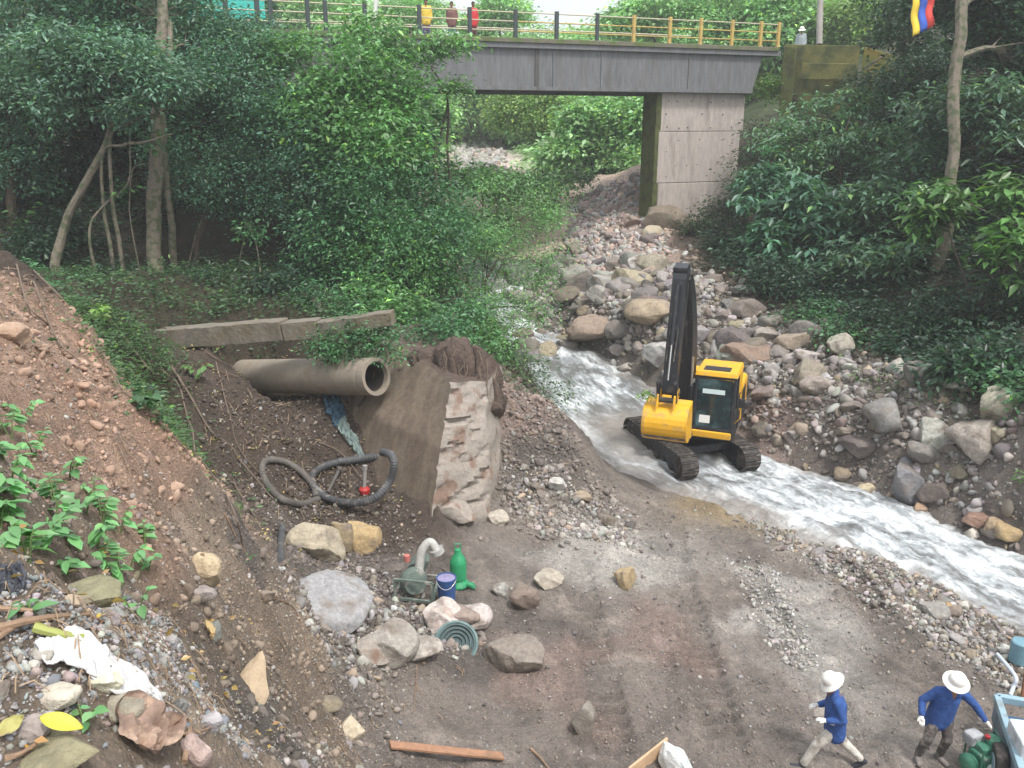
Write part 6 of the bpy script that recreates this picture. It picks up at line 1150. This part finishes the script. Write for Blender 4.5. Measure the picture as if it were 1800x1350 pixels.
m = MB(); m.lathe(p + [-.02, .04, .72], [(0, 0), (.05, 0), (.05, .05), (0, .06)], 12); m.build('fuel_cap', mat('red_cap', (.35,.03,.04), .4), en, smooth=True)
m = MB(); m.lathe(p + [.3, -.08, .28], [(.05, 0), (.2, 0), (.22, .03), (.22, .07), (.2, .1), (.05, .1)], 24, (.9, -.35, .2)); m.build('flywheel', mat('rust', (.3,.15,.05), .8, nscale=6, namt=.35), en, smooth=True)
m = MB(); m.lathe(p + [-.3, -.05, .26], [(.06, 0), (.17, .02), (.18, .1), (.12, .16), (.05, .17)], 20, (-.9, -.4, .1)); m.build('pump_housing', M_GE, en, smooth=True)
m = MB(); m.box(p + [-.2, .18, .62], (.3, .25, .24), R); m.build('fuel_tank', mat('grey_tank', (.38,.4,.42), .5, nscale=4, namt=.2), en, bevel=.05)
for sx in (-.25, .25):
    m = MB(); m.bar(p + [sx, -.3, .06], p + [sx, .3, .06], .06, .08); m.build('skid', M_DARK, en); 
    m = MB(); m.tube([p + [sx, -.28, .08], p + [sx, -.28, .7], p + [sx, .28, .7], p + [sx, .28, .08]], .018, 8); m.build('frame_tube', M_GE, en)
m = MB(); m.lathe(p + [-.05, -.25, .3], [(0, 0), (.07, 0), (.07, .05), (0, .06)], 16, (0, -1, .2)); m.build('chrome_cover', mat('bright_cover', (.7,.75,.72), .3), en, smooth=True)

en.scale = (.82, .82, .82); en.location.x += .12; en.location.y -= .05

# straw litter and twigs caught on the cut bank and slope (uncountable)
g = np.random.default_rng(77); m = MB()
for poly, n in (([(0,470),(200,580),(330,830),(440,1000),(300,1050),(0,900)], 260), ([(300,620),(560,640),(700,880),(600,960),(430,930)], 200), ([(0,1050),(330,1120),(440,1340),(0,1340)], 200), ([(450,1000),(860,1120),(700,1330),(470,1330)], 140), ([(860,620),(1000,740),(960,920),(870,880)], 120), ([(1250,460),(1790,720),(1790,780),(1400,640)], 160)):
    XY = scat_pts(poly, n, g, .5, n); Z = H(XY[:, 0], XY[:, 1])
    for (x, y), z in zip(XY, Z):
        dist = math.hypot(x, y); l = g.uniform(.03, .12) * (.5 + dist / 14); a = g.uniform(0, 6.28); p = np.array([x, y, z + .02]); q = p + np.array([math.cos(a) * l, math.sin(a) * l, 0]); q[2] = hz(q[0], q[1]) + .03 + g.uniform(0, .05)
        mid = (p + q) / 2 + [0, 0, g.uniform(0, .04)]; r = .0016 + .0004 * dist; m.tube([p, mid, q], [r, r, r * .6], 4, cap=False)
tag(m.build('twig_litter', mat('straw', (.3,.22,.15), .9, nscale=3, namt=.5)), kind='stuff')
# ---------------------------------------------------------------- people
M_SKIN = mat('skin', (.24,.12,.075), .6, nscale=9, namt=.06); M_HAIR = mat('black_hair', (.012,.01,.009), .5)
def person(label, loc, heading, J, cols, vox=.014, hat=None, gloves=False, group=None, hips=.15, jl=.62):
    """J: joints in body axes (x forward, y left, z up)"""
    p = empty('person', loc, label, 'person', group); M = Matrix.Translation(p.location) @ Matrix.Rotation(heading, 4, 'Z'); ev = vox <= .02
    V_ = lambda k: np.array(J[k], float)
    pel, che, nec, hd = V_('pelvis'), V_('chest'), V_('neck'), V_('head')
    up = N(hd - nec); fwd = N(np.array(J.get('look', (1, 0, -.15)), float)); side = N(np.cross(up, fwd)); fwd = np.cross(side, up)
    body = [('c', pel, .125, che, .13), ('c', che, .12, nec - [0, 0, .08], .1), ('c', nec - [0, 0, .08], .058, hd - up * .05, .052), ('e', hd, (.092, .074, .112), (0, 0, 0)), ('c', hd - up * .05 + fwd * .03, .055, hd - up * .08 + fwd * .05, .035),
            ('c', hd + fwd * .085 + up * .012, .01, hd + fwd * .108 - up * .02, .015), ('e', hd + side * .076 - up * .01, (.02, .01, .03), (0, 0, 0)), ('e', hd - side * .076 - up * .01, (.02, .01, .03), (0, 0, 0))]
    for s, n_ in ((1, 'l'), (-1, 'r')):
        sh, el, wr = V_('sh' + n_), V_('el' + n_), V_('wr' + n_); hp, kn, an = V_('hip' + n_), V_('kn' + n_), V_('an' + n_)
        body += [('c', sh, .052, el, .038), ('c', el, .038, wr, .026), ('c', hp, .078, kn, .052), ('c', kn, .05, an, .036), ('c', an, .034, an + [0, 0, -.03], .03)]
        hdv = N(V_('hand' + n_) - wr); sd = N(np.cross(hdv, [0.1, 0, 1.])) ; pn = np.cross(sd, hdv); H_ = [('e', wr + hdv * .045, (.04, .03, .035), (0, 0, 0)), ('c', wr - hdv * .03, .03, wr + hdv * .02, .028)]
        for f in range(4):
            o_ = sd * (f - 1.5) * .021; b_ = wr + hdv * .075 + o_; l_ = (.036, .042, .04, .03)[f]; b2 = b_ + hdv * l_ - pn * .008; b3 = b2 + hdv * l_ * .55 - pn * l_ * .6; H_ += [('c', b_ - hdv * .03, .0105, b2, .0095), ('c', b2, .0095, b3, .0085)]
        tb = wr + hdv * .02 - s * sd * .028; H_ += [('c', tb, .013, tb + hdv * .035 - s * sd * .028 - pn * .01, .011), ('c', tb + hdv * .035 - s * sd * .028 - pn * .01, .0105, tb + hdv * .062 - s * sd * .03 - pn * .02, .009)]
        if gloves: blob('glove', [(q[0], q[1], q[2] * 1.12, q[3], q[4] * 1.12) if q[0] == 'c' else q for q in H_] + [('c', wr - hdv * .1, .04, wr - hdv * .01, .036)], cols['glove'], p, .0065, 2, M)
        elif ev: blob('hand', H_, M_SKIN, p, .007, 2, M)
        else: body += [('e', wr + hdv * .06, (.04, .03, .045), (0, 0, 0))]
    blob('body', body, M_SKIN, p, vox, 3, M)
    drop = pel + N(np.array([pel[0] - che[0], pel[1] - che[1], -1])) * (.16 if jl else .1)
    jk = [('c', drop + [0, .06, 0], .15, che + [0, .05, 0], .15), ('c', drop - [0, .06, 0], .15, che - [0, .05, 0], .15), ('c', che + [0, .06, .02], .14, nec + [0, .05, -.1], .1), ('c', che - [0, .06, -.02], .14, nec - [0, .05, .1], .1), ('c', nec - [0, 0, .1], .085, nec - [0, 0, .01], .068)]
    for n_ in 'lr':
        sh, el, wr = V_('sh' + n_), V_('el' + n_), V_('wr' + n_); jk += [('c', nec + (sh - nec) * .3 - [0, 0, .08], .09, sh, .078), ('c', sh, .078, el, .06), ('c', el, .062, el + (wr - el) * .86, .05)]
    jk += [('e', drop + np.array([.1 * math.cos(a_), .14 * math.sin(a_), .02 * (i_ % 3)]), (.045, .045, .12), (.2 * math.sin(a_), .25 * math.cos(a_), 0)) for i_, a_ in enumerate(np.linspace(0, 5.6, 8))]
    blob('jacket', jk, cols['top'], p, vox, 3, M)
    tr_ = [('c', V_('hipl') + [0, 0, .06], .11, V_('hipr') + [0, 0, .06], .11)]
    for n_ in 'lr': hp, kn, an = V_('hip' + n_), V_('kn' + n_), V_('an' + n_); tr_ += [('c', hp, .105, kn, .075), ('c', kn, .077, kn + (an - kn) * .86, .062)]
    blob('trousers', tr_, cols['legs'], p, vox, 3, M)
    for n_ in 'lr':
        an = V_('an' + n_); kn = V_('kn' + n_); ft = np.array(J.get('foot' + n_, (1, 0, -.1)), float); ft = N(ft); blob('boot', [('c', an + (kn - an) * .12, .052, an - [0, 0, .02], .05), ('c', an - [0, 0, .035], .047, an + ft * .17 - [0, 0, .045], .04), ('c', an - ft * .05 - [0, 0, .045], .04, an, .045)], cols['boot'], p, vox * .9, 2, M)
    hr = [('e', hd + up * .03 - fwd * .018, (.093, .083, .098), (0, 0, 0))]
    if ev:
        blob('hair', hr, M_HAIR, p, .012, 1, M)
        for s in (1, -1):
            m = MB(M); m.lathe(hd + fwd * .083 + side * s * .03 + up * .012, [(0, -.006), (.009, -.003), (.011, 0), (.009, .004), (0, .006)], 10, fwd); m.build('eye', M_HAIR, p)
        m = MB(M); m.bar(hd + fwd * .09 - up * .055 + side * .024, hd + fwd * .09 - up * .055 - side * .024, .012, .008); m.build('mouth', mat('lips', (.2,.07,.05), .6), p)
    else: blob('hair', hr, M_HAIR, p, .02, 1, M)
    if hat is not None:
        tilt = N(up + fwd * hat[1]); m = MB(M); c = hd + up * .055 - fwd * .01
        m.lathe(c, [(.19, -.04), (.195, -.035), (.16, -.01), (.128, .01), (.122, .06), (.108, .1), (.07, .13), (.02, .14), (0, .14)] + [(0, .13), (.06, .12), (.098, .095), (.112, .06), (.118, .02), (.155, -.02), (.182, -.044)], 28, tilt); m.build('sun_hat', hat[0], p, smooth=True)
    return p
M_BLUE = mat('blue_jacket', (.035,.095,.31), .8, nscale=5, namt=.2, bump=.05, bscale=7); M_WHT = mat('off_white_trousers', (.6,.58,.53), .85, nscale=5, namt=.2, bump=.05, bscale=7, col2=(.3,.26,.22), ramp=(.55,.7)); M_CAMO = mat('muddy_trousers', (.1,.09,.085), .9, nscale=7, namt=.3, col2=(.25,.22,.2), ramp=(.5,.6), bump=.01)
M_HAT = mat('white_hat', (.8,.79,.76), .6, nscale=8, namt=.05); M_GLV = mat('white_glove', (.72,.71,.68), .8, nscale=8, namt=.08); M_BOOT = mat('dark_boot', (.03,.033,.045), .6, nscale=8, namt=.3); M_BOOTG = mat('muddy_boot', (.2,.18,.17), .8, nscale=8, namt=.3)
fa, fb = hit(1412, 1336), hit(1506, 1356); c = (fa + fb) / 2; hd_ = math.atan2(fa[1] - fb[1], fa[0] - fb[0])
person('person in blue jacket white hat and off white trousers striding left across the mud', (c[0], c[1], min(fa[2], fb[2]) + .0), hd_,
 dict(pelvis=(0,0,.86), chest=(.03,0,1.2), neck=(.07,0,1.42), head=(.13,0,1.55), look=(1,.1,-.35), shl=(.06,.17,1.34), ell=(-.04,.24,1.08), wrl=(.2,.2,1.03), handl=(.3,.18,1.04), shr=(.06,-.17,1.34), elr=(.0,-.25,1.07), wrr=(.24,-.2,1.0), handr=(.34,-.17,1.0),
  hipl=(.0,.09,.82), knl=(.27,.1,.49), anl=(.44,.1,.1), hipr=(0,-.09,.82), knr=(-.17,-.1,.46), anr=(-.5,-.1,.13), footl=(1,0,.12), footr=(.75,0,-.5)), dict(top=M_BLUE, legs=M_WHT, boot=M_BOOT, glove=M_GLV), hat=(M_HAT, .25), gloves=True)
fa, fb = hit(1613, 1334), hit(1647, 1338); c = (fa + fb) / 2
person('person in blue jacket white hat and muddy dark trousers bending to the green motor pump', (c[0], c[1], c[2]), math.radians(-88),
 dict(pelvis=(-.02,.08,.86), chest=(.05,.11,1.2), neck=(.1,.13,1.41), head=(.17,.13,1.54), look=(1,.2,-.6), shl=(.09,.3,1.32), ell=(.13,.52,1.1), wrl=(.2,.68,.86), handl=(.24,.78,.78), shr=(.07,-.05,1.33), elr=(-.03,-.22,1.1), wrr=(.12,-.28,.92), handr=(.19,-.3,.85),
  hipl=(0,.19,.82), knl=(.1,.2,.46), anl=(.0,.17,.09), hipr=(0,.02,.82), knr=(.08,-.1,.46), anr=(-.02,-.16,.09), footl=(1,.3,-.02), footr=(1,-.3,-.02)), dict(top=M_BLUE, legs=M_CAMO, boot=M_BOOTG, glove=M_GLV), hat=(M_HAT, -.1), gloves=True)
ST_ = dict(pelvis=(0,0,.9), chest=(.0,0,1.22), neck=(.0,0,1.46), head=(.03,0,1.6), shl=(0,.18,1.38), ell=(-.03,.24,1.1), wrl=(.05,.23,.86), handl=(.07,.23,.76), shr=(0,-.18,1.38), elr=(-.03,-.24,1.1), wrr=(.05,-.23,.86), handr=(.07,-.23,.76), hipl=(0,.09,.85), knl=(.02,.1,.47), anl=(0,.1,.09), hipr=(0,-.09,.85), knr=(.03,-.1,.47), anr=(.03,-.1,.09))
def cm(n, c): return mat(n, c, .8, nscale=6, namt=.15)
WS = cm('white_shoe', (.7,.7,.68))
for u, off, hdg, top_, leg_, sh_, lab in [(832,-.9,-60,cm('red_shirt', (.55,.04,.05)),cm('dark_red_legs', (.12,.05,.06)),WS,'person in red walking behind the left part of the bridge railing'),(795,-1.2,-100,cm('brown_top', (.2,.1,.09)),cm('teal_trousers', (.09,.22,.19)),WS,'person in brown top and teal trousers behind the bridge railing'),(750,-.9,-80,cm('yellow_shirt', (.7,.5,.08)),cm('purple_trousers', (.12,.09,.2)),cm('brown_shoe', (.1,.06,.04)),'person in yellow and purple beside the dark railing post'),(1406,-1.0,-110,cm('grey_poncho', (.33,.38,.4)),cm('grey_trousers', (.25,.28,.28)),cm('grey_shoe', (.2,.2,.2)),'person in pale grey clothes and white hat standing at the right end of the bridge')]:
    q = bp(s_at(u, off), off, ZT - .04 if u < 1350 else ZT - .5); person(lab, q, math.radians(hdg), ST_, dict(top=top_, legs=leg_, boot=sh_, glove=None), vox=.035, hat=(M_HAT, .1) if u > 1400 else None)
# ---------------------------------------------------------------- haze: even air round everything
hm = bpy.data.materials.new('haze'); hm.use_nodes = True; t = hm.node_tree; t.nodes.remove(t.nodes['Principled BSDF']); v = t.nodes.new('ShaderNodeVolumePrincipled'); v.inputs['Color'].default_value = (.93, .97, 1, 1); v.inputs['Density'].default_value = HAZE; v.inputs['Anisotropy'].default_value = 0
t.links.new(v.outputs[0], t.nodes['Material Output'].inputs['Volume'])
m = MB(); m.box((0, 85, 29), (420, 260, 64)); tag(m.build('haze', hm), kind='stuff')
